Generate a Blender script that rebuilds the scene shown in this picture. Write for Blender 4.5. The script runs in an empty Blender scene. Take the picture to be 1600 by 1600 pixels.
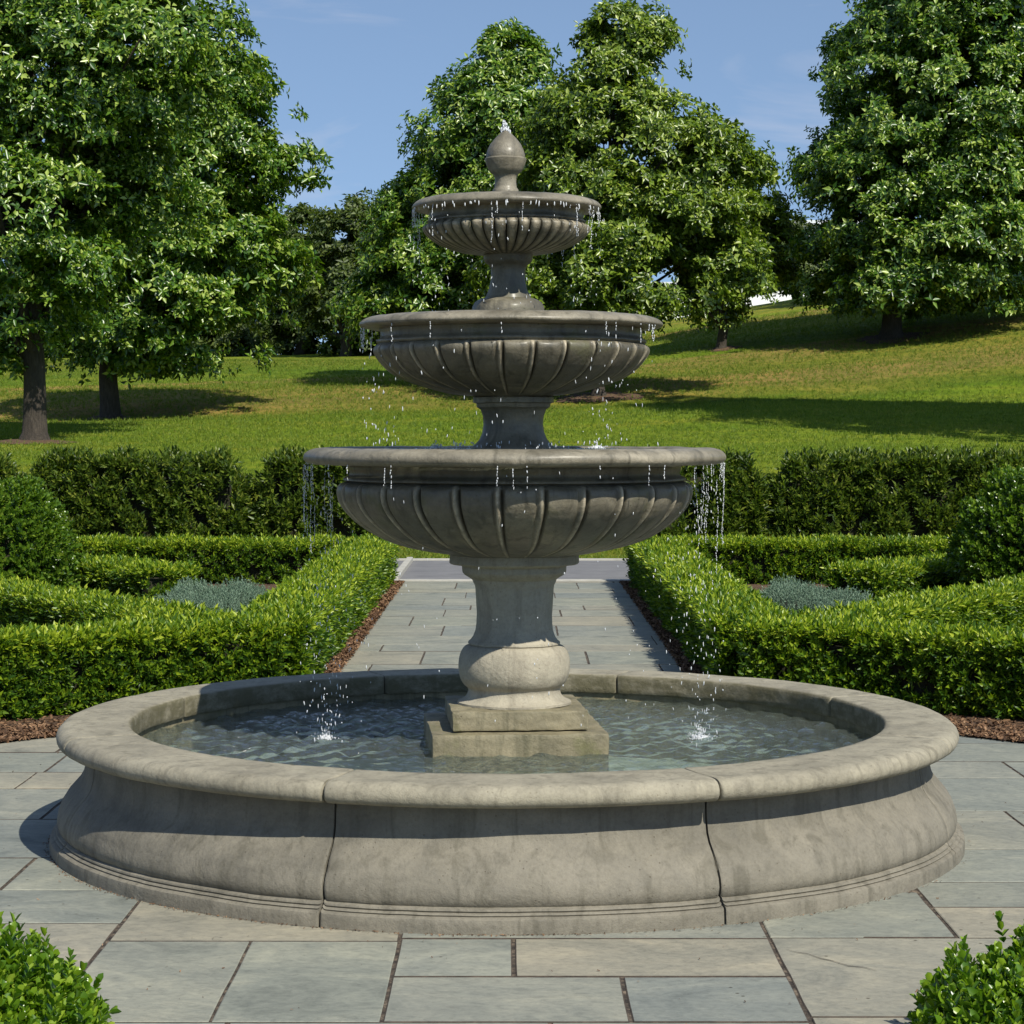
import bpy, bmesh, math, random
import numpy as np
from mathutils import Vector, Matrix, noise as mnoise
random.seed(7); rng = np.random.default_rng(11)
PI = math.pi; TAU = 2*PI
scene = bpy.context.scene
col = scene.collection
F = 3417.0; EYE = 1.842; CAMY = -10.0
K = 341.7

# ------------------------------------------------------------------ helpers
def tag(o, label=None, cat=None, group=None, kind=None):
    if label: o['label'] = label
    if cat: o['category'] = cat
    if group: o['group'] = group
    if kind: o['kind'] = kind
    return o

def link(o, parent=None):
    col.objects.link(o)
    if parent is not None: o.parent = parent
    return o

def empty(name, loc=(0, 0, 0), label=None, cat=None, group=None):
    o = bpy.data.objects.new(name, None); o.location = loc
    o.empty_display_size = .2
    link(o); tag(o, label, cat, group); return o

def mesh_obj(name, verts, faces, mat, parent=None, smooth=False, origin=None):
    """verts in world coordinates; when parented the object keeps world position by origin offset."""
    me = bpy.data.meshes.new(name)
    v = np.asarray(verts, dtype=np.float64)
    off = np.zeros(3)
    if parent is not None: off = np.array(parent_world(parent))
    elif origin is not None: off = np.array(origin)
    v = v - off
    if isinstance(faces, np.ndarray):
        n, k = faces.shape
        me.vertices.add(len(v)); me.vertices.foreach_set('co', v.ravel().astype(np.float32))
        me.loops.add(n*k); me.loops.foreach_set('vertex_index', faces.ravel().astype(np.int32))
        me.polygons.add(n)
        me.polygons.foreach_set('loop_start', np.arange(0, n*k, k, dtype=np.int32))
        me.polygons.foreach_set('loop_total', np.full(n, k, dtype=np.int32))
        me.update(calc_edges=True)
    else:
        me.from_pydata([tuple(p) for p in v], [], faces); me.update()
    if smooth: me.polygons.foreach_set('use_smooth', np.ones(len(me.polygons), dtype=bool))
    me.materials.append(mat)
    o = bpy.data.objects.new(name, me)
    if parent is None and origin is not None: o.location = origin
    return link(o, parent)

def parent_world(p):
    v = Vector(p.location)
    q = p.parent
    while q is not None:
        v = v + Vector(q.location); q = q.parent
    return v

def P(py): return EYE-(py-670)/K

# ------------------------------------------------------------------ materials
def newmat(name):
    m = bpy.data.materials.new(name); m.use_nodes = True
    nt = m.node_tree; nt.nodes.clear()
    out = nt.nodes.new('ShaderNodeOutputMaterial')
    b = nt.nodes.new('ShaderNodeBsdfPrincipled')
    nt.links.new(b.outputs[0], out.inputs[0])
    return m, nt, b, out

def N(nt, typ, **kw):
    n = nt.nodes.new(typ)
    for k, v in kw.items():
        if k in n.inputs: n.inputs[k].default_value = v
        else: setattr(n, k, v)
    return n

def ramp(nt, fac, stops, interp='LINEAR'):
    r = nt.nodes.new('ShaderNodeValToRGB'); r.color_ramp.interpolation = interp
    e = r.color_ramp.elements
    while len(e) < len(stops): e.new(0.5)
    for i, (p, c) in enumerate(stops):
        e[i].position = p; e[i].color = (*c, 1) if len(c) == 3 else c
    nt.links.new(fac, r.inputs[0]); return r

def mixc(nt, fac, a, b, mode='MIX'):
    m = nt.nodes.new('ShaderNodeMix'); m.data_type = 'RGBA'; m.blend_type = mode
    for sock, v in ((m.inputs[0], fac), (m.inputs[6], a), (m.inputs[7], b)):
        if hasattr(v, 'links'): nt.links.new(v, sock)
        elif isinstance(v, (int, float)): sock.default_value = v
        else: sock.default_value = (*v, 1)
    return m.outputs[2]

def noise_tex(nt, vec, scale, detail=4, rough=.55, dist=0):
    n = N(nt, 'ShaderNodeTexNoise', Scale=scale, Detail=detail, Roughness=rough, Distortion=dist)
    nt.links.new(vec, n.inputs['Vector']); return n.outputs['Fac']

def mapping(nt, vec, scale=(1, 1, 1), rot=(0, 0, 0)):
    m = N(nt, 'ShaderNodeMapping'); m.inputs['Scale'].default_value = scale
    m.inputs['Rotation'].default_value = rot
    nt.links.new(vec, m.inputs['Vector']); return m.outputs[0]

def bump(nt, b, h, strength=.3, dist=.01, prev=None):
    n = N(nt, 'ShaderNodeBump', Strength=strength, Distance=dist)
    nt.links.new(h, n.inputs['Height'])
    if prev is not None: nt.links.new(prev, n.inputs['Normal'])
    if b is not None: nt.links.new(n.outputs[0], b.inputs['Normal'])
    return n.outputs[0]

def math_n(nt, op, a, b=None):
    m = nt.nodes.new('ShaderNodeMath'); m.operation = op
    for i, v in enumerate((a, b)):
        if v is None: continue
        if hasattr(v, 'links'): nt.links.new(v, m.inputs[i])
        else: m.inputs[i].default_value = v
    return m.outputs[0]

def wn_a(nt, pos):
    return ramp(nt, noise_tex(nt, mapping(nt, pos, (1, 1, 2)), 9, 6, .7), [(.30, (.25,)*3), (.55, (.95,)*3)]).outputs[0]

def stone_mat(name, light, mid, dark, streak=.5, rough=.85, stain=(.07, .065, .045), moss=None, wet=False, algae=False):
    m, nt, b, out = newmat(name)
    geo = nt.nodes.new('ShaderNodeNewGeometry'); pos = geo.outputs['Position']
    n1 = noise_tex(nt, mapping(nt, pos, (1, 1, 1.8)), 1.7, 7, .6, .9)
    n2 = noise_tex(nt, pos, 9, 6, .65, .4)
    n3 = noise_tex(nt, pos, 70, 4, .7)
    c = ramp(nt, n1, [(.3, dark), (.5, mid), (.72, light)]).outputs[0]
    c2 = ramp(nt, n2, [(.3, dark), (.55, mid), (.75, light)]).outputs[0]
    c = mixc(nt, .38, c, c2)
    # vertical run-off streaks
    vs = mapping(nt, pos, (9, 9, .9))
    s = noise_tex(nt, vs, 1.6, 5, .6, .8)
    sf = ramp(nt, s, [(.5, (0, 0, 0)), (.68, (1, 1, 1))]).outputs[0]
    c = mixc(nt, math_n(nt, 'MULTIPLY', sf, streak), c, stain)
    if moss:
        g = ramp(nt, noise_tex(nt, pos, 5, 6, .7), [(.55, (0, 0, 0)), (.7, (1, 1, 1))]).outputs[0]
        c = mixc(nt, math_n(nt, 'MULTIPLY', g, .7), c, moss)
    sp = ramp(nt, n3, [(.33, (.80, .79, .77)), (.5, (1, 1, 1)), (.68, (1.10, 1.10, 1.08))]).outputs[0]
    c = mixc(nt, .7, c, sp, 'MULTIPLY')
    # small pits
    v = N(nt, 'ShaderNodeTexVoronoi', Scale=42.0); nt.links.new(pos, v.inputs['Vector'])
    pit = ramp(nt, v.outputs['Distance'], [(.06, (0, 0, 0)), (.16, (1, 1, 1))]).outputs[0]
    pm = ramp(nt, noise_tex(nt, pos, 6, 3), [(.5, (1, 1, 1)), (.62, (0, 0, 0))]).outputs[0]
    pit2 = math_n(nt, 'MAXIMUM', pit, pm)
    c = mixc(nt, 1.0, c, mixc(nt, pit2, (.62, .58, .52), (1, 1, 1)), 'MULTIPLY')
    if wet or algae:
        at = nt.nodes.new('ShaderNodeAttribute'); at.attribute_name = 'wear_and_highlight'
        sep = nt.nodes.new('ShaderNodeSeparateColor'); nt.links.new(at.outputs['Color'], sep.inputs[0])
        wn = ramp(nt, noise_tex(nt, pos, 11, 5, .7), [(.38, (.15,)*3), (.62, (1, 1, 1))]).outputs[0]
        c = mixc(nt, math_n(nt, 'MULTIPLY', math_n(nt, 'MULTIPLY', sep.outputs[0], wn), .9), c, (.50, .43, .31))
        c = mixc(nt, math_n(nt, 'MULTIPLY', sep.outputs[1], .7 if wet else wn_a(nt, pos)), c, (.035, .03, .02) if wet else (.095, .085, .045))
    nt.links.new(c, b.inputs['Base Color'])
    rr = ramp(nt, n2, [(.3, (rough-.15,)*3), (.7, (min(1, rough+.08),)*3)]).outputs[0]
    nt.links.new(rr, b.inputs['Roughness'])
    h = bump(nt, None, noise_tex(nt, pos, 5.0, 6, .6, .5), .38, .03)
    h = bump(nt, None, noise_tex(nt, pos, 34, 6, .75), .55, .0075, h)
    bump(nt, b, pit2, .5, .004, h)
    if wet:
        b.inputs['Coat Weight'].default_value = .22; b.inputs['Coat Roughness'].default_value = .28
    return m

M = {}
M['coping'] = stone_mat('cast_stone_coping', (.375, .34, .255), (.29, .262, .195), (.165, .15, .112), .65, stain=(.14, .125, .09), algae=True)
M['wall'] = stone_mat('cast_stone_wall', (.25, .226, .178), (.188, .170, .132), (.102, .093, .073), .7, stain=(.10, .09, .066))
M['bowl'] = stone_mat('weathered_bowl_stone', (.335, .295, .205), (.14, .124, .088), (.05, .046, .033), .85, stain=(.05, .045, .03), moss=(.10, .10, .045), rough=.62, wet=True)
M['rim'] = stone_mat('rim_stone', (.38, .335, .25), (.20, .177, .13), (.08, .07, .048), .85, stain=(.09, .08, .055), rough=.6, wet=True)
M['pedestal'] = stone_mat('pedestal_stone', (.44, .395, .30), (.35, .315, .24), (.22, .198, .15), .6, stain=(.21, .185, .14))
M['plinth'] = stone_mat('plinth_stone', (.36, .31, .20), (.23, .20, .125), (.10, .09, .055), .7, stain=(.08, .075, .04), moss=(.13, .13, .05), rough=.7)

def leaf_mat(name, stops, rough=.42, trans=.3, spec=.5, tcol=None, scale_noise=.8, growth_and_light=None):
    m, nt, b, out = newmat(name)
    geo = nt.nodes.new('ShaderNodeNewGeometry')
    n = noise_tex(nt, geo.outputs['Position'], scale_noise, 3)
    f = math_n(nt, 'ADD', math_n(nt, 'MULTIPLY', geo.outputs['Random Per Island'], .62), math_n(nt, 'MULTIPLY', n, .38))
    if growth_and_light:   # clipped tops yellower: new shoots, with the brighter top lighting painted in too
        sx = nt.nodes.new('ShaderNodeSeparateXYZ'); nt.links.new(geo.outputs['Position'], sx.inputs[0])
        gr = ramp(nt, sx.outputs[2], [(growth_and_light[0], (0, 0, 0)), (growth_and_light[1], (1, 1, 1))]).outputs[0]
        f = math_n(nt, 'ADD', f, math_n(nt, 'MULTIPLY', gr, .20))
    c = ramp(nt, f, stops).outputs[0]
    nt.links.new(c, b.inputs['Base Color'])
    b.inputs['Roughness'].default_value = rough
    b.inputs['Specular IOR Level'].default_value = spec
    t = nt.nodes.new('ShaderNodeBsdfTranslucent')
    tc = mixc(nt, 1.0, c, tcol or (1.5, 1.7, .5), 'MULTIPLY')
    nt.links.new(tc, t.inputs['Color'])
    mx = nt.nodes.new('ShaderNodeMixShader'); mx.inputs[0].default_value = trans
    nt.links.new(b.outputs[0], mx.inputs[1]); nt.links.new(t.outputs[0], mx.inputs[2])
    nt.links.new(mx.outputs[0], out.inputs[0])
    return m

M['leaf_tree'] = leaf_mat('tree_leaves', [(.18, (.020, .060, .007)), (.4, (.058, .135, .011)), (.60, (.14, .235, .017)), (.8, (.34, .42, .09))], rough=.33, spec=.6, trans=.24, scale_noise=.7)
M['leaf_tree_b'] = leaf_mat('olive_tree_leaves', [(.18, (.030, .060, .007)), (.42, (.085, .145, .012)), (.64, (.18, .26, .020)), (.84, (.36, .42, .09))], rough=.35, spec=.55, trans=.24, scale_noise=.7)
M['leaf_tree_dark'] = leaf_mat('dark_olive_leaves', [(.2, (.028, .050, .010)), (.55, (.065, .10, .016)), (.85, (.13, .165, .03))], rough=.5, scale_noise=.4)
M['leaf_hedge'] = leaf_mat('hedge_leaves', [(.18, (.020, .058, .007)), (.42, (.055, .122, .009)), (.62, (.115, .195, .011)), (.76, (.21, .30, .012)), (.97, (.40, .46, .04))], growth_and_light=(.36, .50), rough=.42, spec=.5, scale_noise=1.5)
M['leaf_yew'] = leaf_mat('tall_hedge_leaves', [(.2, (.025, .050, .006)), (.45, (.060, .105, .010)), (.7, (.13, .18, .018)), (.9, (.26, .28, .05))], rough=.42, scale_noise=2)
M['leaf_box'] = leaf_mat('box_leaves', [(.12, (.040, .10, .010)), (.42, (.10, .20, .012)), (.7, (.21, .32, .02)), (.9, (.33, .42, .06))], rough=.3, spec=.6, scale_noise=6)
M['leaf_round'] = leaf_mat('broad_shrub_leaves', [(.15, (.035, .085, .010)), (.45, (.080, .155, .014)), (.7, (.15, .24, .022)), (.9, (.25, .31, .04))], rough=.3, spec=.6, scale_noise=3)
M['leaf_juniper'] = leaf_mat('blue_juniper', [(.15, (.085, .15, .095)), (.5, (.15, .235, .155)), (.85, (.25, .34, .24))], rough=.6, trans=.15, tcol=(1, 1, 1), scale_noise=4)
M['grass'] = leaf_mat('grass_blades', [(.2, (.07, .135, .008)), (.5, (.15, .225, .012)), (.75, (.24, .28, .024)), (.95, (.36, .30, .08))], rough=.6, trans=.3, scale_noise=.35)

def simple_noise_mat(name, stops, scale=8, rough=.9, bs=.5, bd=.02, bscale=40, stretch=(1, 1, 1)):
    m, nt, b, out = newmat(name)
    geo = nt.nodes.new('ShaderNodeNewGeometry')
    v = mapping(nt, geo.outputs['Position'], stretch)
    c = ramp(nt, noise_tex(nt, v, scale, 6, .65, .3), stops).outputs[0]
    nt.links.new(c, b.inputs['Base Color']); b.inputs['Roughness'].default_value = rough
    bump(nt, b, noise_tex(nt, v, bscale, 5, .7), bs, bd)
    return m
M['bark'] = simple_noise_mat('tree_bark', [(.3, (.030, .024, .018)), (.6, (.070, .056, .042)), (.8, (.13, .108, .082))], 6, .95, 1.0, .06, 9, (4, 4, .8))
M['twig'] = simple_noise_mat('hedge_twigs', [(.3, (.012, .014, .006)), (.7, (.035, .032, .014))], 14, 1)
M['joint'] = simple_noise_mat('joint_sand', [(.38, (.022, .017, .013)), (.52, (.075, .056, .04)), (.68, (.24, .185, .13))], 20, .95, .8, .01, 90)
M['slab_edge'] = simple_noise_mat('slab_edge_darkened', [(.35, (.03, .024, .018)), (.6, (.085, .065, .048))], 12, .95)  # slab sides and bevels coloured dark to offset their sunlit look
M['road'] = simple_noise_mat('asphalt', [(.3, (.125, .124, .13)), (.7, (.18, .178, .183))], 3, .9, .4, .004, 120)
M['kerb'] = simple_noise_mat('pale_kerb_stone', [(.3, (.32, .31, .27)), (.7, (.45, .43, .38))], 5, .9, .4, .005, 60)
M['mulch_ground'] = simple_noise_mat('bark_mulch_ground', [(.35, (.045, .025, .014)), (.5, (.11, .06, .032)), (.7, (.20, .115, .062))], 22, 1, 1.0, .03, 45)
M['white_wall'] = simple_noise_mat('white_render', [(.3, (.74, .75, .77)), (.7, (.82, .83, .84))], .5, .7, .05, .01, 4)
M['roof'] = simple_noise_mat('pale_roof', [(.3, (.55, .57, .62)), (.7, (.66, .68, .72))], .6, .6, .1, .01, 5)
M['dark_metal'] = simple_noise_mat('dark_metal', [(.3, (.02, .02, .024)), (.7, (.04, .04, .045))], 4, .5, .1, .01, 5)
M['chip'] = leaf_mat('bark_chips', [(.2, (.045, .024, .013)), (.5, (.14, .074, .038)), (.8, (.26, .155, .085)), (.97, (.42, .31, .20))], rough=.8, trans=0, spec=.3, scale_noise=3)

# lawn: green with dry brown swathes that run along the terraces
m, nt, b, out = newmat('lawn')
geo = nt.nodes.new('ShaderNodeNewGeometry'); pos = geo.outputs['Position']
v1 = mapping(nt, pos, (.45, 1.1, .3), (0, 0, .06))
a = noise_tex(nt, v1, .22, 6, .62, 1.2)
sx = nt.nodes.new('ShaderNodeSeparateXYZ'); nt.links.new(pos, sx.inputs[0])
yy = math_n(nt, 'ADD', sx.outputs[1], math_n(nt, 'MULTIPLY', math_n(nt, 'SUBTRACT', a, .5), 9.0))
yy = math_n(nt, 'ADD', yy, math_n(nt, 'MULTIPLY', sx.outputs[0], -.16))
fb = math_n(nt, 'DIVIDE', math_n(nt, 'SUBTRACT', yy, 25.0), 100.0)
GR = (.178, .245, .018); GD = (.120, .182, .014); OL = (.21, .22, .028); BR = (.285, .215, .06)
c = ramp(nt, fb, [(.0, OL), (.04, GR), (.235, GR), (.245, GD), (.26, OL), (.29, BR), (.35, OL), (.40, BR), (.405, GR), (.44, GD), (.50, OL), (.555, BR), (.56, GR), (.62, OL), (.70, GR), (1, OL)]).outputs[0]
b2_ = ramp(nt, noise_tex(nt, v1, .5, 6, .65, .8), [(.40, (.72, .85, .7)), (.52, (1, 1, 1)), (.66, (1.5, 1.12, 1.5))]).outputs[0]
c = mixc(nt, .8, c, b2_, 'MULTIPLY')
fine = ramp(nt, noise_tex(nt, mapping(nt, pos, (1, .35, 1)), 5.5, 6, .75), [(.3, (.45, .5, .4)), (.5, (1, 1, 1)), (.7, (1.35, 1.3, 1.2))]).outputs[0]
c = mixc(nt, .8, c, fine, 'MULTIPLY')
nt.links.new(c, b.inputs['Base Color']); b.inputs['Roughness'].default_value = .95
b.inputs['Specular IOR Level'].default_value = .1
h = bump(nt, None, noise_tex(nt, pos, 1.2, 4), .6, .25)
bump(nt, b, noise_tex(nt, pos, 14, 5, .8), 1.0, .08, h)
M['lawn'] = m

# bluestone paving
m, nt, b, out = newmat('bluestone')
geo = nt.nodes.new('ShaderNodeNewGeometry'); pos = geo.outputs['Position']; rnd = geo.outputs['Random Per Island']
slab = ramp(nt, rnd, [(0, (.205, .215, .185)), (.22, (.255, .252, .208)), (.42, (.195, .208, .192)), (.6, (.235, .24, .20)), (.78, (.275, .25, .195)), (1, (.215, .225, .198))]).outputs[0]
off = N(nt, 'ShaderNodeCombineXYZ'); nt.links.new(math_n(nt, 'MULTIPLY', rnd, 37.0), off.inputs[2])
va = nt.nodes.new('ShaderNodeVectorMath'); va.operation = 'ADD'
nt.links.new(pos, va.inputs[0]); nt.links.new(off.outputs[0], va.inputs[1]); pv = va.outputs[0]
vs = mapping(nt, pv, (1.0, 1.35, 1), (0, 0, .5))
n1 = noise_tex(nt, vs, 1.9, 9, .68, 1.1)
blot = ramp(nt, n1, [(.27, (.46, .49, .50)), (.42, (.82, .84, .84)), (.56, (1.04, 1.03, .99)), (.72, (1.40, 1.34, 1.22))]).outputs[0]
c = mixc(nt, .85, slab, blot, 'MULTIPLY')
fn = ramp(nt, noise_tex(nt, vs, 24, 6, .75, .5), [(.3, (.66, .67, .68)), (.5, (1, 1, 1)), (.72, (1.25, 1.24, 1.2))]).outputs[0]
c = mixc(nt, .8, c, fn, 'MULTIPLY')
v = N(nt, 'ShaderNodeTexVoronoi', Scale=7.0); nt.links.new(pos, v.inputs['Vector'])
dot = ramp(nt, v.outputs['Distance'], [(.025, (.25, .22, .18)), (.06, (1, 1, 1))]).outputs[0]
c = mixc(nt, 1, c, dot, 'MULTIPLY')
nt.links.new(c, b.inputs['Base Color']); b.inputs['Roughness'].default_value = .72
h = bump(nt, None, n1, .25, .02)
h = bump(nt, None, noise_tex(nt, vs, 9, 6, .6, .8), .3, .008, h)
bump(nt, b, noise_tex(nt, pos, 90, 4, .7), .25, .002, h)
M['paving'] = m

# water
def water_mat(name, tint, scale, strength, base, tmix):
    m, nt, b, out = newmat(name)
    nt.nodes.remove(b)
    geo = nt.nodes.new('ShaderNodeNewGeometry'); pos = geo.outputs['Position']
    bm = N(nt, 'ShaderNodeBump', Strength=strength, Distance=.03)
    hn = noise_tex(nt, mapping(nt, pos, (1, 1.5, 1)), scale, 4, .6, 1.0)
    nt.links.new(hn, bm.inputs['Height'])
    g = N(nt, 'ShaderNodeBsdfGlossy', Roughness=.045); g.inputs['Color'].default_value = (1, 1, 1, 1)
    t = nt.nodes.new('ShaderNodeBsdfTransparent'); t.inputs['Color'].default_value = (*tint, 1)
    d = nt.nodes.new('ShaderNodeBsdfDiffuse'); d.inputs['Color'].default_value = (*base, 1)
    fr = N(nt, 'ShaderNodeFresnel', IOR=1.33)
    nt.links.new(bm.outputs[0], g.inputs['Normal']); nt.links.new(bm.outputs[0], fr.inputs['Normal'])
    m1 = nt.nodes.new('ShaderNodeMixShader'); m1.inputs[0].default_value = tmix
    nt.links.new(t.outputs[0], m1.inputs[1]); nt.links.new(d.outputs[0], m1.inputs[2])
    m2 = nt.nodes.new('ShaderNodeMixShader')
    nt.links.new(fr.outputs[0], m2.inputs[0]); nt.links.new(m1.outputs[0], m2.inputs[1]); nt.links.new(g.outputs[0], m2.inputs[2])
    nt.links.new(m2.outputs[0], out.inputs[0])
    return m
M['water'] = water_mat('pool_water', (.88, .94, .92), 24, 1.0, (.26, .30, .27), .13)
M['bowl_water'] = water_mat('bowl_water', (.7, .78, .72), 22, .5, (.12, .14, .11), .5)
M['poolfloor'] = simple_noise_mat('algae_pool_floor', [(.3, (.34, .39, .32)), (.55, (.54, .60, .50)), (.75, (.70, .75, .66))], 3, .9)
m, nt, b, out = newmat('falling_water')
b.inputs['Base Color'].default_value = (.93, .96, 1, 1); b.inputs['Roughness'].default_value = .12
b.inputs['Transmission Weight'].default_value = .4; b.inputs['IOR'].default_value = 1.33
M['drops'] = m

# ------------------------------------------------------------------ world, sun, camera
SUNV = Vector((.52, -.85, 1.0)).normalized()
w = bpy.data.worlds.new('World'); scene.world = w; w.use_nodes = True
nt = w.node_tree; nt.nodes.clear()
wo = nt.nodes.new('ShaderNodeOutputWorld'); bg = nt.nodes.new('ShaderNodeBackground')
sky = nt.nodes.new('ShaderNodeTexSky'); sky.sky_type = 'NISHITA'; sky.sun_disc = False
sky.sun_elevation = math.asin(SUNV.z); sky.sun_rotation = math.atan2(SUNV.x, SUNV.y)
sky.air_density = 1.0; sky.dust_density = 0.0; sky.ozone_density = 4.0; sky.altitude = 300
tc = nt.nodes.new('ShaderNodeTexCoord')
# sky lookup vector raised: the horizon shows the blue of a few degrees higher up
va = nt.nodes.new('ShaderNodeVectorMath'); va.operation = 'ADD'; va.inputs[1].default_value = (0, 0, .16)
nt.links.new(tc.outputs['Generated'], va.inputs[0])
vn = nt.nodes.new('ShaderNodeVectorMath'); vn.operation = 'NORMALIZE'
nt.links.new(va.outputs[0], vn.inputs[0]); nt.links.new(vn.outputs[0], sky.inputs['Vector'])
cm = mapping(nt, tc.outputs['Generated'], (1.2, 1.2, 5))
cl = ramp(nt, noise_tex(nt, cm, 4.5, 6, .6, .6), [(.52, (0, 0, 0)), (.75, (1, 1, 1))]).outputs[0]
cc = mixc(nt, math_n(nt, 'ADD', math_n(nt, 'MULTIPLY', cl, .34), .06), mixc(nt, 1.0, sky.outputs[0], (1.13, 1.10, 1.03), 'MULTIPLY'), (5.6, 5.5, 6.0))
nt.links.new(cc, bg.inputs[0]); bg.inputs[1].default_value = .112
nt.links.new(bg.outputs[0], wo.inputs[0])

sun = bpy.data.lights.new('sun', 'SUN'); sun.energy = 5.0; sun.angle = math.radians(.53); sun.color = (1, .955, .84)
so = bpy.data.objects.new('sun', sun); link(so)
so.rotation_euler = SUNV.to_track_quat('Z', 'Y').to_euler()

cam = bpy.data.cameras.new('camera'); co = bpy.data.objects.new('camera', cam); link(co)
co.location = (0, CAMY, EYE); co.rotation_euler = (PI/2, 0, 0)
cam.sensor_width = 36; cam.lens = 36*F/1600; cam.shift_y = -130/1600
cam.clip_end = 2000; cam.clip_start = .1
scene.camera = co
scene.view_settings.view_transform = 'Standard'; scene.view_settings.look = 'None'
scene.view_settings.exposure = 0.24; scene.view_settings.gamma = 1
scene.cycles.max_bounces = 7; scene.cycles.transparent_max_bounces = 12
scene.cycles.caustics_reflective = False; scene.cycles.caustics_refractive = False

# ------------------------------------------------------------------ terrain
ZD = np.array([0, 33.5, 36, 39, 42, 44.5, 47, 49.5, 53, 56.5, 60, 63, 67, 71, 75, 79, 84, 90, 96, 103, 110, 125, 140, 170, 260, 600])
ZZ = np.array([-.02, -.02, .15, .85, 1.27, 1.42, 1.57, 1.72, 1.95, 2.10, 2.25, 2.68, 3.1, 3.28, 3.62, 4.15, 4.55, 4.80, 5.15, 5.62, 5.9, 6.3, 6.6, 7.0, 7.5, 8.0])
def ground_z(X, d):
    X = np.asarray(X, float); d = np.asarray(d, float)
    base = np.interp(d, ZD, ZZ)
    t = np.clip(d-45, 0, 60)
    tilt = np.where(X > 0, .0030*X*t, .0004*X*t)
    far = np.clip((170-d)/60, 0, 1)
    tilt = np.clip(tilt, -1.5, 5.5)
    und = .10*np.sin(X*.21+d*.13)*np.clip((d-38)/15, 0, 1)
    return base+tilt*np.where(d > 170, .7, 1)+und

def grid_mesh(name, xs, ds, mat, zf):
    XX, DD = np.meshgrid(xs, ds)
    ZZg = zf(XX, DD)
    v = np.stack([XX.ravel(), DD.ravel()-10, ZZg.ravel()], 1)
    nx = len(xs); ny = len(ds)
    i, j = np.meshgrid(np.arange(nx-1), np.arange(ny-1))
    a = (j*nx+i).ravel()
    f = np.stack([a, a+1, a+nx+1, a+nx], 1)
    return mesh_obj(name, v, f, mat, smooth=True)

ds = np.concatenate([[-60, -20, 0, 15, 24, 31], np.arange(33, 60, .6), np.arange(60, 180, 1.5), np.linspace(182, 600, 40)])
xs = np.concatenate([np.linspace(-400, -45, 20), np.arange(-42, 42.1, 1.0), np.linspace(45, 400, 20)])
def lawn_z(X, d): return np.where(d < 32.5, -.035, ground_z(X, d))
tag(grid_mesh('lawn', xs, ds, M['lawn'], lawn_z), kind='structure')

def sheet(name, pts, z, mat, kind='structure'):
    o = mesh_obj(name, [(x, y, z) for x, y in pts], [list(range(len(pts)))], mat)
    tag(o, kind=kind); return o
# road crosses behind the parterre (depth 26.8 .. 30.7)
sheet('road', [(-60, 16.65), (60, 16.65), (60, 20.75), (-60, 20.75)], -.012, M['road'])
def box_v(x0, x1, y0, y1, z0, z1):
    v = [(x0, y0, z0), (x1, y0, z0), (x1, y1, z0), (x0, y1, z0), (x0, y0, z1), (x1, y0, z1), (x1, y1, z1), (x0, y1, z1)]
    f = [[0, 3, 2, 1], [4, 5, 6, 7], [0, 1, 5, 4], [1, 2, 6, 5], [2, 3, 7, 6], [3, 0, 4, 7]]
    return v, f
def box_obj(name, x0, x1, y0, y1, z0, z1, mat, parent=None, bev=0.0, rot=0, seg=2):
    bm = bmesh.new()
    v, f = box_v(x0, x1, y0, y1, z0, z1)
    vs_ = [bm.verts.new(p) for p in v]
    for q in f: bm.faces.new([vs_[i] for i in q])
    if bev: bmesh.ops.bevel(bm, geom=bm.edges[:], offset=bev, segments=seg, affect='EDGES', profile=.6)
    if rot:
        cx, cy = (x0+x1)/2, (y0+y1)/2
        bmesh.ops.rotate(bm, verts=bm.verts, cent=(cx, cy, 0), matrix=Matrix.Rotation(rot, 3, 'Z'))
    bm.faces.ensure_lookup_table(); bm.verts.index_update()
    vv = [tuple(q.co) for q in bm.verts]; ff = [[q.index for q in fc.verts] for fc in bm.faces]
    bm.free()
    return mesh_obj(name, vv, ff, mat, parent)
for (y0, y1, nm) in ((16.42, 16.64, 'kerb'), (20.76, 20.9, 'kerb')):
    o = box_obj(nm, -60, 60, y0, y1, -.1, .012, M['kerb'], bev=.006); tag(o, kind='structure')
o = box_obj('kerb', -1.47, -1.385, 16.645, 20.6, -.1, .05, M['kerb'], bev=.012); tag(o, kind='structure')

# mulch beds: everything inside the garden except the paved disc and the path
def mulch_side(s):
    pts = []
    R = 4.1
    # outer rectangle then arc
    a0 = math.asin(1.3/R)
    pts.append((s*1.3, 16.4)); pts.append((s*14, 16.4)); pts.append((s*14, -9)); pts.append((s*1.3, -9))
    n = 60
    for i in range(n+1):
        a = -PI/2+a0+(PI-2*a0)*i/n
        wob = .012*math.sin(a*23)+.01*math.sin(a*57+1)
        pts.append((s*(R+wob)*math.cos(a), (R+wob)*math.sin(a)))
    return pts
for s in (-1, 1):
    pts = mulch_side(s)
    bm = bmesh.new()
    vs_ = [bm.verts.new((x, y, .012)) for x, y in pts]
    f = bm.faces.new(vs_)
    bmesh.ops.triangulate(bm, faces=[f]); bmesh.ops.recalc_face_normals(bm, faces=bm.faces)
    me = bpy.data.meshes.new('mulch_bed'); bm.to_mesh(me); bm.free(); me.materials.append(M['mulch_ground'])
    o = bpy.data.objects.new('mulch_bed', me); link(o); tag(o, kind='structure')

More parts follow.
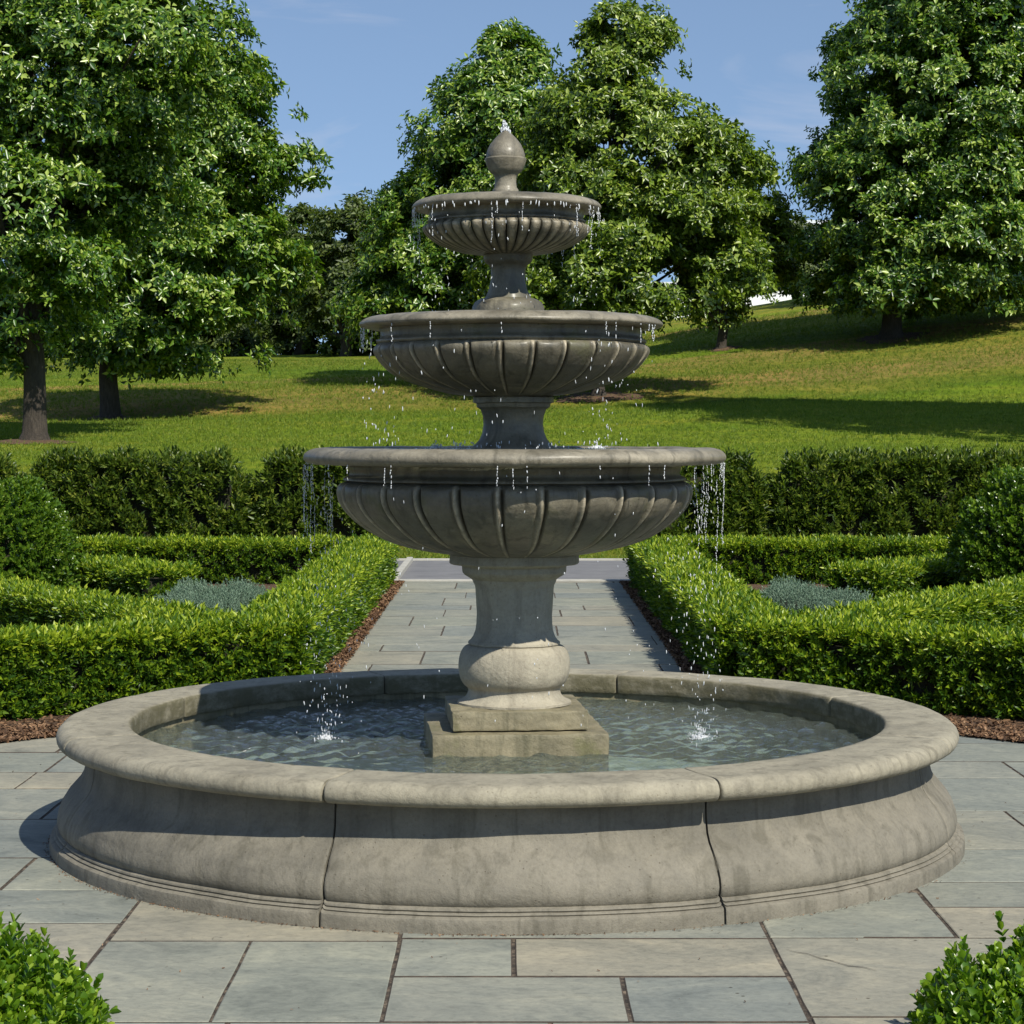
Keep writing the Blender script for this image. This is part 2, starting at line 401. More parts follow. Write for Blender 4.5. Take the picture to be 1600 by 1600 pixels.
# ------------------------------------------------------------------ paving slabs
slabs = []
def add(x0, x1, d0, d1): slabs.append((x0, x1, d0-10, d1-10))
add(-.94, -.405, 6.79, 7.862); add(-.405, .007, 7.353, 7.905); add(.007, .93, 7.353, 7.905)
add(-.405, .37, 6.79, 7.353); add(.37, .93, 6.79, 7.353); add(.93, 1.95, 6.85, 7.917)
add(-1.455, -.94, 6.79, 7.862); add(-1.455, -.405, 7.862, 8.7); add(-.405, .93, 7.905, 8.7)
add(.93, 1.616, 7.917, 8.7)
def runs(x0, x1, rows, lo, hi, seed):
    r = random.Random(seed)
    for a, b_ in zip(rows[:-1], rows[1:]):
        x = x0-r.uniform(0, .6)
        while x < x1:
            wdt = r.uniform(lo, hi)
            xa, xb = max(x, x0), min(x+wdt, x1)
            if x1-xb < .25: xb = x1
            if xb-xa > .1: add(xa, xb, a, b_)
            x += wdt
            if xb == x1: break
runs(-4.5, -1.455, [5.4, 6.1, 6.79, 7.45, 8.15, 8.73], .8, 1.5, 3)
runs(-4.5, -1.455, [8.73, 9.39, 10.32, 11.2, 11.72, 12.45, 13.1, 13.9, 14.6], .8, 1.6, 5)
runs(-1.455, .93, [5.4, 6.1, 6.79], .5, 1.0, 8)
runs(1.95, 4.5, [5.4, 6.1, 6.85, 7.4, 7.917], .7, 1.3, 9)
runs(.93, 1.95, [5.4, 6.1, 6.85], .5, 1.0, 10)
runs(1.616, 4.5, [7.917, 8.42, 8.89], .8, 1.5, 12)
runs(1.5, 4.5, [8.89, 9.58, 10.54, 11.53, 12.1, 12.8, 13.6, 14.6], .8, 1.6, 13)
rowsP = [8.7]
rr = random.Random(4)
while rowsP[-1] < 26.3: rowsP.append(rowsP[-1]+rr.choice([.55, .8, 1.0, 1.2]))
rowsP[-1] = 26.4
runs(-1.5, 1.5, [q for q in rowsP if q >= 8.7], .75, 1.5, 21)
V = []; Fc = []
rs = random.Random(33)
for (x0, x1, y0, y1) in slabs:
    gx = .0058*rs.uniform(.5, 1.3); gy = .0062*rs.uniform(.6, 1.5)
    x0 += gx; x1 -= gx; y0 += gy; y1 -= gy
    nx = max(2, int((x1-x0)/.16)); ny = max(2, int((y1-y0)/.16))
    zz = rs.uniform(-.001, .001); tx = rs.uniform(-.0008, .0008); ty = rs.uniform(-.0008, .0008)
    ring = []
    def jit(x, y): return .0042*mnoise.noise((x*11, y*11, 1.7)), .0026*mnoise.noise((x*11, y*11, 7.7))
    for i in range(nx): ring.append((x0+(x1-x0)*i/nx, y0))
    for i in range(ny): ring.append((x1, y0+(y1-y0)*i/ny))
    for i in range(nx): ring.append((x1-(x1-x0)*i/nx, y1))
    for i in range(ny): ring.append((x0, y1-(y1-y0)*i/ny))
    cx, cy = (x0+x1)/2, (y0+y1)/2
    base = len(V); n = len(ring)
    for k, (x, y) in enumerate(ring):
        jx, jy = jit(x, y); x += jx; y += jy
        z = zz+tx*(x-cx)+ty*(y-cy)
        ux, uy = cx-x, cy-y; L = math.hypot(ux, uy)+1e-6
        V.append((x, y, z-.02)); V.append((x, y, z-.0025))
        sx = .004*(1 if ux > 0 else -1); sy = .004*(1 if uy > 0 else -1)
        V.append((x+sx, y+sy, z))
    for k in range(n):
        a = base+3*k; b2 = base+3*((k+1) % n)
        Fc.append([a, b2, b2+1, a+1]); Fc.append([a+1, b2+1, b2+2, a+2])
    Fc.append([base+3*k+2 for k in range(n)])
pv_ = mesh_obj('paving', V, Fc, M['paving']); tag(pv_, kind='structure')
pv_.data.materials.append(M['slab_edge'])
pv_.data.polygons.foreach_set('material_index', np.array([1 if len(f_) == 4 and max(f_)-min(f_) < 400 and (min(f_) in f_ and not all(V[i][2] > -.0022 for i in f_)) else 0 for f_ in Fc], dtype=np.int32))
sheet('paving_bed', [(-4.6, -5), (4.6, -5), (4.6, 4.7), (1.6, 4.7), (1.6, 16.41), (-1.6, 16.41), (-1.6, 4.7), (-4.6, 4.7)], -.0042, M['joint'])

# ------------------------------------------------------------------ fountain
def lathe(prof, n, disp=None, a0=0.0, a1=TAU, cx=0, cy=0, closed=False):
    full = abs((a1-a0)-TAU) < 1e-6
    m_ = n if full else n+1
    ang = a0+(a1-a0)*np.arange(m_)/n
    pr = np.array(prof, float)
    k = len(pr)
    R_ = np.repeat(pr[:, 0][:, None], m_, 1); Z_ = np.repeat(pr[:, 1][:, None], m_, 1)
    if disp is not None: R_ = R_+disp(np.arange(k)[:, None], ang[None, :], R_, Z_)
    X_ = cx+R_*np.sin(ang)[None, :]; Y_ = cy-R_*np.cos(ang)[None, :]
    v = np.stack([X_.ravel(), Y_.ravel(), Z_.ravel()], 1)
    faces = []
    kk = k if closed else k-1
    for i in range(kk):
        i2 = (i+1) % k
        for j in range(n):
            j2 = (j+1) % m_ if full else j+1
            faces.append((i*m_+j, i2*m_+j, i2*m_+j2, i*m_+j2))
    return v, np.array(faces)

def refine(prof, maxd):
    out = [prof[0]]
    for a, b_ in zip(prof[:-1], prof[1:]):
        L = math.hypot(b_[0]-a[0], b_[1]-a[1]); k = max(1, int(math.ceil(L/maxd)))
        for i in range(1, k+1): out.append((a[0]+(b_[0]-a[0])*i/k, a[1]+(b_[1]-a[1])*i/k))
    return out

def chaikin(prof, it=1, keep=()):
    p = list(prof)
    for _ in range(it):
        q = [p[0]]
        for a, b_ in zip(p[:-1], p[1:]):
            q.append((a[0]*.75+b_[0]*.25, a[1]*.75+b_[1]*.25)); q.append((a[0]*.25+b_[0]*.75, a[1]*.25+b_[1]*.75))
        q.append(p[-1]); p = q
    return p

def px(lst): return [(r/K, z) for r, z in lst]
def wobble(v, amp, sc):
    out = v.copy()
    for i in range(len(v)):
        n_ = mnoise.noise_vector((v[i][0]*sc, v[i][1]*sc, v[i][2]*sc))
        out[i] += np.array(n_)*amp
    return out

def finish(o, angle=35):
    me = o.data
    bm = bmesh.new(); bm.from_mesh(me); bmesh.ops.recalc_face_normals(bm, faces=bm.faces)
    for e in bm.edges:
        if len(e.link_faces) == 2 and e.calc_face_angle(0) > math.radians(angle): e.smooth = False
    for f in bm.faces: f.smooth = True
    bm.to_mesh(me); bm.free()
    return o

# --- pool surround
PX = -.020
pool = empty('fountain_pool', (PX, 0, 0), 'wide round cast stone pool surround with thick rounded coping around the tiered fountain', 'fountain pool')
cop = [(1.70, .438), (1.696, .445), (1.696, .518), (1.700, .529), (1.710, .535), (1.80, .536), (1.96, .535), (1.985, .532), (2.003, .524), (2.016, .510), (2.023, .493), (2.021, .475), (2.012, .461), (1.997, .452), (1.98, .449), (1.90, .447)]
wal = [(1.895, .449), (1.893, .435), (1.893, .41), (1.893, .38), (1.897, .352), (1.904, .322), (1.920, .292), (1.947, .262), (1.975, .230), (1.998, .193), (2.012, .155), (2.016, .125), (2.010, .100), (2.003, .091), (2.009, .088), (2.017, .085), (2.019, .079), (2.014, .073), (2.024, .071), (2.030, .066), (2.026, .061), (2.036, .059), (2.046, .053), (2.048, .045), (2.049, .02), (2.049, -.015)]
cop = refine(cop, .03)
wal = refine(wal, .02)
gap = .0046
for k in range(8):
    JA = [23.4, 67.5, 112.5, 160.3, 202.6, 247.5, 292.5, 340.2, 383.4]
    a0 = math.radians(JA[k]); a1 = math.radians(JA[k+1])
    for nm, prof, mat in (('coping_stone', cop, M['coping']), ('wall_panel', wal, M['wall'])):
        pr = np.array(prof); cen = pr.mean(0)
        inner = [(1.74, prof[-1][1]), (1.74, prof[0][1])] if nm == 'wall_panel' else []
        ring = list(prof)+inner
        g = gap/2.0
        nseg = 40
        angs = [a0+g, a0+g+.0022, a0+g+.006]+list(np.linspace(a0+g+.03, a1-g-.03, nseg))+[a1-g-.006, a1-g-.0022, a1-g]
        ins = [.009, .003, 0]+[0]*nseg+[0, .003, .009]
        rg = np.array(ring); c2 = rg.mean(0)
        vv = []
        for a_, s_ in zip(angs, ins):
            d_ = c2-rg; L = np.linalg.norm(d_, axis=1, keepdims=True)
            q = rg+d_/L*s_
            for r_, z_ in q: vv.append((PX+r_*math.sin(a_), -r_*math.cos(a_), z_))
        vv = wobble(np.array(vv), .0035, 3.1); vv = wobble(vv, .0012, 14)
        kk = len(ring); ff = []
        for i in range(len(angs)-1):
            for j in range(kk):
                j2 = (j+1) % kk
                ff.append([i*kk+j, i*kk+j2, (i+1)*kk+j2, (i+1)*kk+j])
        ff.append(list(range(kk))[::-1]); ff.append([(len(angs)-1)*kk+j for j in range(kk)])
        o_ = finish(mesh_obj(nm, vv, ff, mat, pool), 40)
        if nm == 'coping_stone':
            rr_c = np.hypot(vv[:, 0]-PX, vv[:, 1]); g_ = np.clip((1.712-rr_c)/.012, 0, 1)
            at = o_.data.color_attributes.new('wear_and_highlight', 'FLOAT_COLOR', 'POINT')
            at.data.foreach_set('color', np.stack([g_*0, g_, g_*0, g_*0+1], 1).astype(np.float32).ravel())
# dark backing behind the joints + inner wall + floor
v, f = lathe([(1.735, .0), (1.72, .06), (1.72, .437)], 128, cx=PX)
finish(mesh_obj('inner_wall', v, f, M['plinth'], pool))
v, f = lathe([(1.755, .425), (1.80, .43), (1.86, .425), (1.87, .38), (1.95, .15), (1.98, .05), (1.98, -.01)], 128, cx=PX)
finish(mesh_obj('mortar_core', v, f, M['joint'], pool))
v, f = lathe([(1.76, .43), (1.76, .52), (1.96, .52), (1.985, .49), (1.96, .46), (1.80, .455)], 128, cx=PX)
finish(mesh_obj('mortar_ring', v, f, M['joint'], pool))
v, f = lathe([(0.001, .10), (.9, .10), (1.73, .10)], 96, cx=PX)
finish(mesh_obj('pool_floor', v, f, M['poolfloor'], pool))
# thin scattered debris line where wall meets paving is left to the joint sand

# --- tiered fountain
ft = empty('tiered_fountain', (0, 0, .1), 'tall three-bowl carved stone fountain on a baluster pedestal in the middle of the pool', 'fountain')
C1 = (4.0/K, 0); C2 = (-1.0/K, 0); C3 = (-8.5/K, 0); C4 = (-10/K, 0); CP = (3.5/K, 0)
def flute(Nn, phase, rib, groove, panel, i0, i1, ztop, zbot):
    def f(i, a, R_, Z_):
        u = ((a-phase)*Nn/TAU) % 1.0
        q = np.minimum(u, 1-u)
        hgt = rib*np.exp(-(q/.052)**2)-groove*np.exp(-((u-.105)/.032)**2)-.3*groove*np.exp(-((u-.90)/.03)**2)+panel*np.clip(1-((q-.5)/.38)**2, 0, 1)**.6
        t = (Z_-zbot)/(ztop-zbot)
        env = np.clip((1-t)/.06, 0, 1)*np.clip(t/.04, 0, 1)
        arch = np.clip((1-t)/.14, 0, 1)
        inside = (t >= 0) & (t <= 1)
        rs_ = R_/R_.max()
        return np.where(inside, hgt*env*(.45+.55*rs_)*(.55+.45*arch), 0)
    return f
def gadroon(Nn, h, ztop, zbot):
    def f(i, a, R_, Z_):
        u = (a*Nn/TAU) % 1.0
        hgt = h*np.sqrt(np.clip(1-(2*u-1)**2, 0, 1))-h*.7*((np.minimum(u, 1-u) < .06))
        t = (Z_-zbot)/(ztop-zbot); inside = (t >= 0) & (t <= 1)
        env = np.clip((1-t)/.12, 0, 1)*np.clip(t/.06, 0, 1)
        return np.where(inside, hgt*env*(.3+.7*R_/R_.max()), 0)
    return f

def wear_and_highlight(o, cx, Nn, phase, zb, zt, gad=False):
    # mineral bloom and painted highlight on the raised ribs, darker colour in the grooves
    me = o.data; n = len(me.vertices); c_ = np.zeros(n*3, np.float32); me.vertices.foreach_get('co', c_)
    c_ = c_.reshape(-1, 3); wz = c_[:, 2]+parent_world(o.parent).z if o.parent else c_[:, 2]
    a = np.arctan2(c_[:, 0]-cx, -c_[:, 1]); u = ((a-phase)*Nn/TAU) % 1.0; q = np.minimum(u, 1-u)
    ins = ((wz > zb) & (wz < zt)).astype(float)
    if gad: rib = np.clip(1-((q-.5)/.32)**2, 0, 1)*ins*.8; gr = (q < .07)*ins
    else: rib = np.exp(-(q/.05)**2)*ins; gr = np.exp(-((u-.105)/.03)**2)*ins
    at = me.color_attributes.new('wear_and_highlight', 'FLOAT_COLOR', 'POINT')
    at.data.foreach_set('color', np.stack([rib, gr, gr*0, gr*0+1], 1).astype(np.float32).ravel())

def smoothprof(p, it=2): return chaikin(p, it)
# lower bowl
body1 = px([(255, 1.69), (260, 1.678), (259, 1.655), (257, 1.642), (259, 1.630), (264, 1.624), (267, 1.617), (267, 1.610), (263, 1.604), (260, 1.601)])
fl1 = smoothprof(px([(260, 1.601), (266, 1.600), (273, 1.590), (274.5, 1.555), (271, 1.505), (256, 1.447), (233, 1.390), (208, 1.346), (178, 1.313), (137, 1.286), (101, 1.268), (80, 1.262)]), 1)
prof = body1+refine(fl1, .012)
v, f = lathe(prof, 27*44, flute(27, math.radians(8.1), .011, .024, .009, 0, 0, 1.599, 1.272), cx=C1[0])
bowl1 = finish(mesh_obj('bowl', wobble(v, .002, 6), f, M['bowl'], ft), 60)
wear_and_highlight(bowl1, C1[0], 27, math.radians(8.1), 1.272, 1.599)
tag(bowl1, 'widest fluted bottom bowl')
rim1 = smoothprof(px([(262, 1.676), (290, 1.681), (314, 1.681), (324, 1.688), (329, 1.703), (329, 1.725), (322, 1.745), (308, 1.756), (292, 1.757), (282, 1.752), (278, 1.735), (270, 1.70)]), 2)
v, f = lathe(rim1, 200, cx=C1[0])
finish(mesh_obj('rim', wobble(wobble(v, .003, 5), .001, 22), f, M['rim'], bowl1), 60)
# middle bowl
body2 = px([(202, 2.31), (206, 2.298), (205, 2.285), (204, 2.262), (206, 2.25), (210, 2.245), (211, 2.238), (210, 2.231), (206, 2.226)])
fl2 = smoothprof(px([(206, 2.226), (210, 2.225), (213, 2.214), (213, 2.190), (207, 2.158), (191, 2.105), (171, 2.068), (150, 2.047), (118, 2.018), (90, 2.0), (64, 1.991), (50, 1.99)]), 1)
v, f = lathe(body2+refine(fl2, .010), 27*40, flute(27, math.radians(8.5), .010, .020, .009, 0, 0, 2.224, 1.995), cx=C2[0])
bowl2 = finish(mesh_obj('bowl', wobble(v, .002, 7), f, M['bowl'], ft), 60)
wear_and_highlight(bowl2, C2[0], 27, math.radians(8.5), 1.995, 2.224)
tag(bowl2, 'fluted middle bowl')
rim2 = smoothprof(px([(206, 2.297), (222, 2.299), (233, 2.302), (237.5, 2.312), (236, 2.326), (228, 2.343), (214, 2.353), (205, 2.352), (198, 2.345), (194, 2.325)]), 2)
v, f = lathe(rim2, 160, cx=C2[0])
finish(mesh_obj('rim', wobble(wobble(v, .0025, 6), .001, 24), f, M['rim'], bowl2), 60)
# top bowl
body3 = px([(118, 2.846), (122, 2.836), (121, 2.825), (119, 2.805), (121, 2.795), (124, 2.790), (124, 2.784), (121, 2.779)])
fl3 = smoothprof(px([(121, 2.779), (124, 2.773), (126, 2.758), (124, 2.738), (115, 2.708), (97, 2.674), (67, 2.647), (38, 2.635), (30, 2.634)]), 1)
v, f = lathe(body3+refine(fl3, .008), 44*26, gadroon(44, .017, 2.777, 2.637), cx=C3[0])
bowl3 = finish(mesh_obj('bowl', wobble(v, .0015, 8), f, M['bowl'], ft), 60)
wear_and_highlight(bowl3, C3[0], 44, 0, 2.637, 2.777, True)
tag(bowl3, 'smallest top bowl with narrow rounded flutes')
rim3 = smoothprof(px([(120, 2.836), (136, 2.836), (145, 2.840), (148, 2.850), (147, 2.862), (141, 2.878), (130, 2.888), (115, 2.889), (108, 2.880)]), 2)
v, f = lathe(rim3, 140, cx=C3[0])
finish(mesh_obj('rim', wobble(wobble(v, .002, 8), .001, 26), f, M['rim'], bowl3), 60)
# stems
st3 = refine(px([(40, 2.640), (39, 2.632), (38, 2.612), (36, 2.602), (30, 2.59), (27.5, 2.578), (26.8, 2.55), (27.5, 2.515), (30, 2.48), (34, 2.452), (36, 2.440), (45, 2.433), (52, 2.420), (56, 2.398), (57, 2.34)]), .02)
v, f = lathe(st3, 72, cx=(-6/K))
finish(mesh_obj('stem', wobble(v, .003, 14), f, M['bowl'], ft), 50)
st2 = refine(px([(60, 1.993), (63, 1.985), (63, 1.962), (58, 1.958), (57, 1.942), (51, 1.930), (47.5, 1.90), (46.5, 1.865), (48.5, 1.825), (53, 1.795), (60, 1.77), (65, 1.755), (66, 1.70)]), .02)
v, f = lathe(st2, 96, cx=(2/K))
finish(mesh_obj('stem', wobble(v, .002, 12), f, M['bowl'], ft), 40)
# pedestal
ped = refine(px([(96, 1.276), (101, 1.268), (101.5, 1.232), (99, 1.226), (84, 1.222), (81.5, 1.216), (81, 1.190), (78, 1.178), (71, 1.165), (66, 1.155), (64.5, 1.142), (62, 1.128), (61, 1.11), (60, 1.04), (59, .99), (59.5, .95), (61, .92), (64, .895), (68, .878), (71.5, .870), (72, .862), (70, .856)]), .02)
v, f = lathe(ped, 128, cx=CP[0])
finish(mesh_obj('column', wobble(wobble(v, .003, 6), .0012, 25), f, M['pedestal'], ft), 28)
tor = refine(chaikin(px([(70, .857), (78, .848), (84, .82), (87, .785), (87.5, .745), (85, .708), (80, .680), (74, .665)]), 1)+px([(73, .660), (72, .650), (73.5, .632), (78, .615), (86, .602), (89, .599), (89, .589), (85, .587)]), .02)
v, f = lathe(tor, 128, cx=CP[0])
finish(mesh_obj('baluster_base', wobble(wobble(v, .003, 6), .0012, 25), f, M['pedestal'], ft), 40)
fin = px([(22, 2.86), (21, 2.925), (20, 2.936), (17.5, 2.945), (16.5, 2.97), (17, 2.99), (19, 3.002), (21, 3.008), (26, 3.022), (30, 3.045), (32.5, 3.066), (33, 3.074), (32, 3.078), (30.2, 3.080), (30.4, 3.092), (28.5, 3.115), (24, 3.143), (17, 3.169), (9, 3.192), (4, 3.203), (.3, 3.205)])
v, f = lathe(refine(fin, .012), 72, cx=C4[0])
finish(mesh_obj('finial', wobble(v, .002, 16), f, M['rim'], ft), 40)
# plinth slabs (worn square blocks, turned a little)
def slab_block(cx, cy, h, z0, z1, rot, mat):
    bm = bmesh.new()
    v, f = box_v(-h, h, -h, h, z0, z1)
    vs_ = [bm.verts.new(p) for p in v]
    for q in f: bm.faces.new([vs_[i] for i in q])
    bmesh.ops.bevel(bm, geom=bm.edges[:], offset=.007, segments=2, affect='EDGES', profile=.6)
    bmesh.ops.subdivide_edges(bm, edges=[e for e in bm.edges if e.calc_length() > .05], cuts=24, use_grid_fill=True)
    Rm = Matrix.Rotation(rot, 3, 'Z')
    for q in bm.verts:
        q.co += Vector(mnoise.noise_vector(q.co*9))*.004+Vector(mnoise.noise_vector(q.co*34))*.0025
        q.co = Rm @ q.co + Vector((cx, cy, 0))
    bm.verts.index_update()
    vv = [tuple(q.co) for q in bm.verts]; ff = [[q.index for q in fc.verts] for fc in bm.faces]
    bm.free()
    return finish(mesh_obj('plinth', vv, ff, mat, ft), 40)
slab_block(4/K, 0, .303, .503, .588, math.radians(5), M['plinth'])
slab_block(2/K, 0, .390, .09, .497, math.radians(5), M['plinth'])

# ------------------------------------------------------------------ water surfaces
def water_disc(name, cx, r0, r1, z, amp, centers, mat, nr=150, na=360):
    rad = np.linspace(r0, r1, nr); an = TAU*np.arange(na)/na
    A_, R_ = np.meshgrid(an, rad)
    X_ = cx+R_*np.sin(A_); Y_ = -R_*np.cos(A_)
    Z_ = np.zeros_like(X_)
    r_ = np.random.default_rng(5)
    for k in range(26):
        th = r_.uniform(0, TAU); lam = r_.uniform(.035, .18) if amp[1] else r_.uniform(.03, .1)
        kk = TAU/lam
        Z_ += amp[0]*lam/.2*np.sin(kk*(X_*math.cos(th)+Y_*math.sin(th))+r_.uniform(0, TAU)+1.1*np.sin(3*X_+2.3*Y_+k))
    for (x, y, s, lam) in centers:
        D_ = np.hypot(X_-x, Y_-y)
        Z_ += s*np.cos(TAU*D_/lam)*np.exp(-D_/.28)
    v = np.stack([X_.ravel(), Y_.ravel(), (z+Z_).ravel()], 1)
    i, j = np.meshgrid(np.arange(nr-1), np.arange(na)); j2 = (j+1) % na
    f = np.stack([(i*na+j).ravel(), ((i+1)*na+j).ravel(), ((i+1)*na+j2).ravel(), (i*na+j2).ravel()], 1)
    o = mesh_obj(name, v, f, mat, smooth=True); tag(o, kind='structure'); return o
water_disc('water', PX, .30, 1.718, .405, (.0027, 1), [(-.862, .14, .010, .085), (.87, .14, .010, .085), (-.80, -.12, .004, .06), (.93, -.05, .004, .06), (-.95, .25, .004, .07), (.78, .3, .004, .06), (-.35, -.75, .003, .13), (.3, .8, .003, .12)], M['water'])
water_disc('water', C1[0], .15, .845, 1.746, (.0011, 0), [(-.35, 0, .006, .07), (.39, .1, .006, .07), (0, -.4, .004, .06)], M['bowl_water'], 70, 240)
water_disc('water', C2[0], .13, .585, 2.342, (.0011, 0), [(-.38, 0, .006, .06), (.2, -.2, .005, .06)], M['bowl_water'], 50, 180)
water_disc('water', C3[0], .045, .335, 2.879, (.0009, 0), [(.1, -.1, .003, .05)], M['bowl_water'], 40, 140)

# falling water: chains of small drops and broken threads
ico = bmesh.new(); bmesh.ops.create_icosphere(ico, subdivisions=1, radius=1)
ico.verts.index_update()
IV = np.array([tuple(v_.co) for v_ in ico.verts]); IF = np.array([[v_.index for v_ in f_.verts] for f_ in ico.faces]); ico.free()
def drops_mesh(name, items, label, cat):
    """items: (x, y, z, rx, rz) ellipsoids"""
    it = np.array(items); n = len(it)
    v = IV[None]*it[:, None, [3, 3, 4]]+it[:, None, :3]
    # shear a little so that drops lean
    v[:, :, 0] += (v[:, :, 2]-it[:, None, 2])*rng.normal(0, .12, (n, 1))
    f = (IF[None]+(np.arange(n)*len(IV))[:, None, None]).reshape(-1, 3)
    o = mesh_obj(name, v.reshape(-1, 3), f, M['drops'], smooth=True, origin=tuple(it[:, :3].mean(0)))
    tag(o, label, cat, kind='stuff'); return o
def thread(items, x, y, z0, L, r, wander=.006):
    """broken thread of water going down"""
    z = z0; wx = rng.uniform(0, TAU); amp = rng.uniform(.3, 1)*wander
    while z > z0-L:
        st = r*rng.uniform(2.2, 6)
        t = (z0-z)
        if rng.uniform() > .22:
            items.append((x+amp*math.sin(wx+t*13)+rng.normal(0, .0012), y+rng.normal(0, .0015), z-st/2, r*rng.uniform(.55, 1.25), st*.62))
        z -= st*rng.uniform(.85, 1.3)
def sparse(items, n, xf, yf, z0, z1, r):
    for _ in range(n):
        z = z1+(z0-z1)*rng.uniform()
        items.append((xf(), yf(), z, r*rng.uniform(.35, .95), r*rng.uniform(.7, 3.8)))
def rim_falls(cx, R, z0, zend, n, sides, r, L0, L1):
    items = []
    for k in range(n):
        a = rng.uniform(0, TAU) if not sides else (rng.choice([-1, 1])*PI/2+rng.normal(0, .22))
        x = cx+R*math.sin(a); y = -R*math.cos(a)
        thread(items, x, y, z0+rng.uniform(-.004, .006), rng.uniform(L0, L1), r)
    return items
# bottom bowl: heavy falls at both sides
for s, lab in ((-1, 'sparkling strands of water falling off the left edge of the bottom bowl into the pool'), (1, 'sparkling strands of water falling off the right edge of the bottom bowl into the pool')):
    it = []
    for k in range(10):
        a = s*PI/2+rng.normal(0, .25); R = .955+rng.normal(0, .006)
        x = C1[0]+R*math.sin(a); y = -R*math.cos(a)
        L = rng.uniform(.05, .42)
        thread(it, x, y, 1.69, L, .0017, .006)
    for k in range(4):
        xx = s*rng.uniform(.80, .95); yy = rng.uniform(-.25, .25)
        thread(it, xx, yy, 1.66-rng.uniform(0, .05), rng.uniform(.2, .5), .0018, .007)
    sparse(it, 170, lambda: s*(.87+rng.normal(0, .055)), lambda: rng.normal(0, .18), 1.6, .42, .0034)
    sparse(it, 60, lambda: s*(.74+rng.normal(0, .09)), lambda: rng.normal(0, .3), 1.5, .5, .003)
    sparse(it, 16, lambda: s*(.87+rng.normal(0, .05)), lambda: rng.normal(0, .1), .62, .42, .0035)
    drops_mesh('falling_water', it, lab, 'falling water')
# splashes in the pool
def splash(x, y, z, sc, n, label):
    it = []
    for k in range(n):
        a = rng.uniform(0, TAU); q = abs(rng.normal(0, .55)); r_ = sc*q
        h = sc*.8*math.exp(-q*1.3)*rng.uniform(0, 1)**2.2
        it.append((x+r_*math.cos(a), y+r_*math.sin(a), z+h, rng.uniform(.0012, .0031), rng.uniform(.0018, .008)*(1.2-q*.4 if q < 1 else .6)))
    for k in range(int(n*.25)):
        a = rng.uniform(0, TAU); q = rng.uniform(.05, .4)*sc
        it.append((x+q*math.cos(a), y+q*math.sin(a), z+.004, rng.uniform(.005, .011), rng.uniform(.006, .016)))
    drops_mesh('splash', it, label, 'splash')
splash(-.862, 0.14, .405, .075, 120, 'small crown splash where the left curtain of drops hits the pool')
splash(.870, 0.14, .405, .09, 160, 'small crown splash where the right curtain of drops hits the pool')
splash(-.36, -.02, 2.345, .055, 90, 'little white splash on the left of the middle bowl water')
splash(-.35, .05, 1.75, .05, 70, 'little splash on the left of the bottom bowl water')
splash(.39, .05, 1.75, .055, 80, 'little splash on the right of the bottom bowl water')
it = []
for k in range(90): # splashing round the stem foot
    a = rng.uniform(0, TAU); it.append((.01+.22*math.sin(a)*rng.uniform(.85, 1.6), -.22*math.cos(a), 1.752+rng.uniform(0, .03), .0025*rng.uniform(.6, 1.4), .008*rng.uniform(.5, 1.6)))
drops_mesh('splash', it, 'ring of fine splashes around the stem foot in the bottom bowl', 'splash')
# top bowl curtain
it = []
for k in range(46):
    a = rng.uniform(-PI, PI); R = .424
    thread(it, C3[0]+R*math.sin(a), -R*math.cos(a), 2.842, rng.choice([.03, .04, .05, .09, .16, .2])*rng.uniform(.7, 1.2), .0021, .009)
for k in range(60):
    a = rng.uniform(-PI, PI); R = .43
    it.append((C3[0]+R*math.sin(a), -R*math.cos(a), 2.836+rng.uniform(-.01, .004), .003, rng.uniform(.006, .016)))
sparse(it, 110, lambda: C3[0]+rng.uniform(-.45, .45), lambda: -abs(rng.normal(.3, .12)), 2.8, 2.37, .0028)
drops_mesh('falling_water', it, 'ragged curtain of drips hanging all around the top bowl rim', 'falling water')
it = []
for k in range(15):
    a = rng.uniform(-PI, PI); R = .688
    thread(it, C2[0]+R*math.sin(a), -R*math.cos(a), 2.305, rng.uniform(.03, .09), .0024, .006)
for k in range(8):
    a = -PI/2+rng.normal(0, .2); R = .68
    thread(it, C2[0]+R*math.sin(a), -R*math.cos(a), 2.305, rng.uniform(.03, .12), .003, .01)
for s in (-1, 1):
    sparse(it, 55, lambda: s*(.58+rng.normal(0, .05)) if s < 0 else .40+rng.normal(0, .05), lambda: -.35+rng.normal(0, .15), 2.25, 1.77, .0035)
sparse(it, 60, lambda: rng.uniform(-.65, .65), lambda: -.6+rng.normal(0, .1), 2.28, 1.77, .003)
drops_mesh('falling_water', it, 'scattered drips falling from the middle bowl rim', 'falling water')
it = []
for k in range(24):
    a = PI+rng.uniform(-PI, PI); R = .955
    thread(it, C1[0]+R*math.sin(a), -R*math.cos(a), 1.688, rng.uniform(.015, .10), .0024, .004)
sparse(it, 50, lambda: rng.uniform(-.5, .6), lambda: -.93+rng.normal(0, .02), 1.66, .6, .0028)
drops_mesh('falling_water', it, 'thin single drips hanging from the front of the bottom bowl rim', 'falling water')
# jet on the finial: a small ragged crown
it = []
for k in range(70):
    t = rng.uniform()**1.2; a = rng.uniform(0, TAU); q = (.026*(1-t)+.004)*rng.uniform(.2, 1)
    it.append((C4[0]-.004+q*math.cos(a)+t*-.006, q*math.sin(a), 3.195+t*.062, .0042*(1.2-t), .011*(1.3-t)))
drops_mesh('water_jet', it, 'short bubbling jet of water on top of the finial', 'water jet')

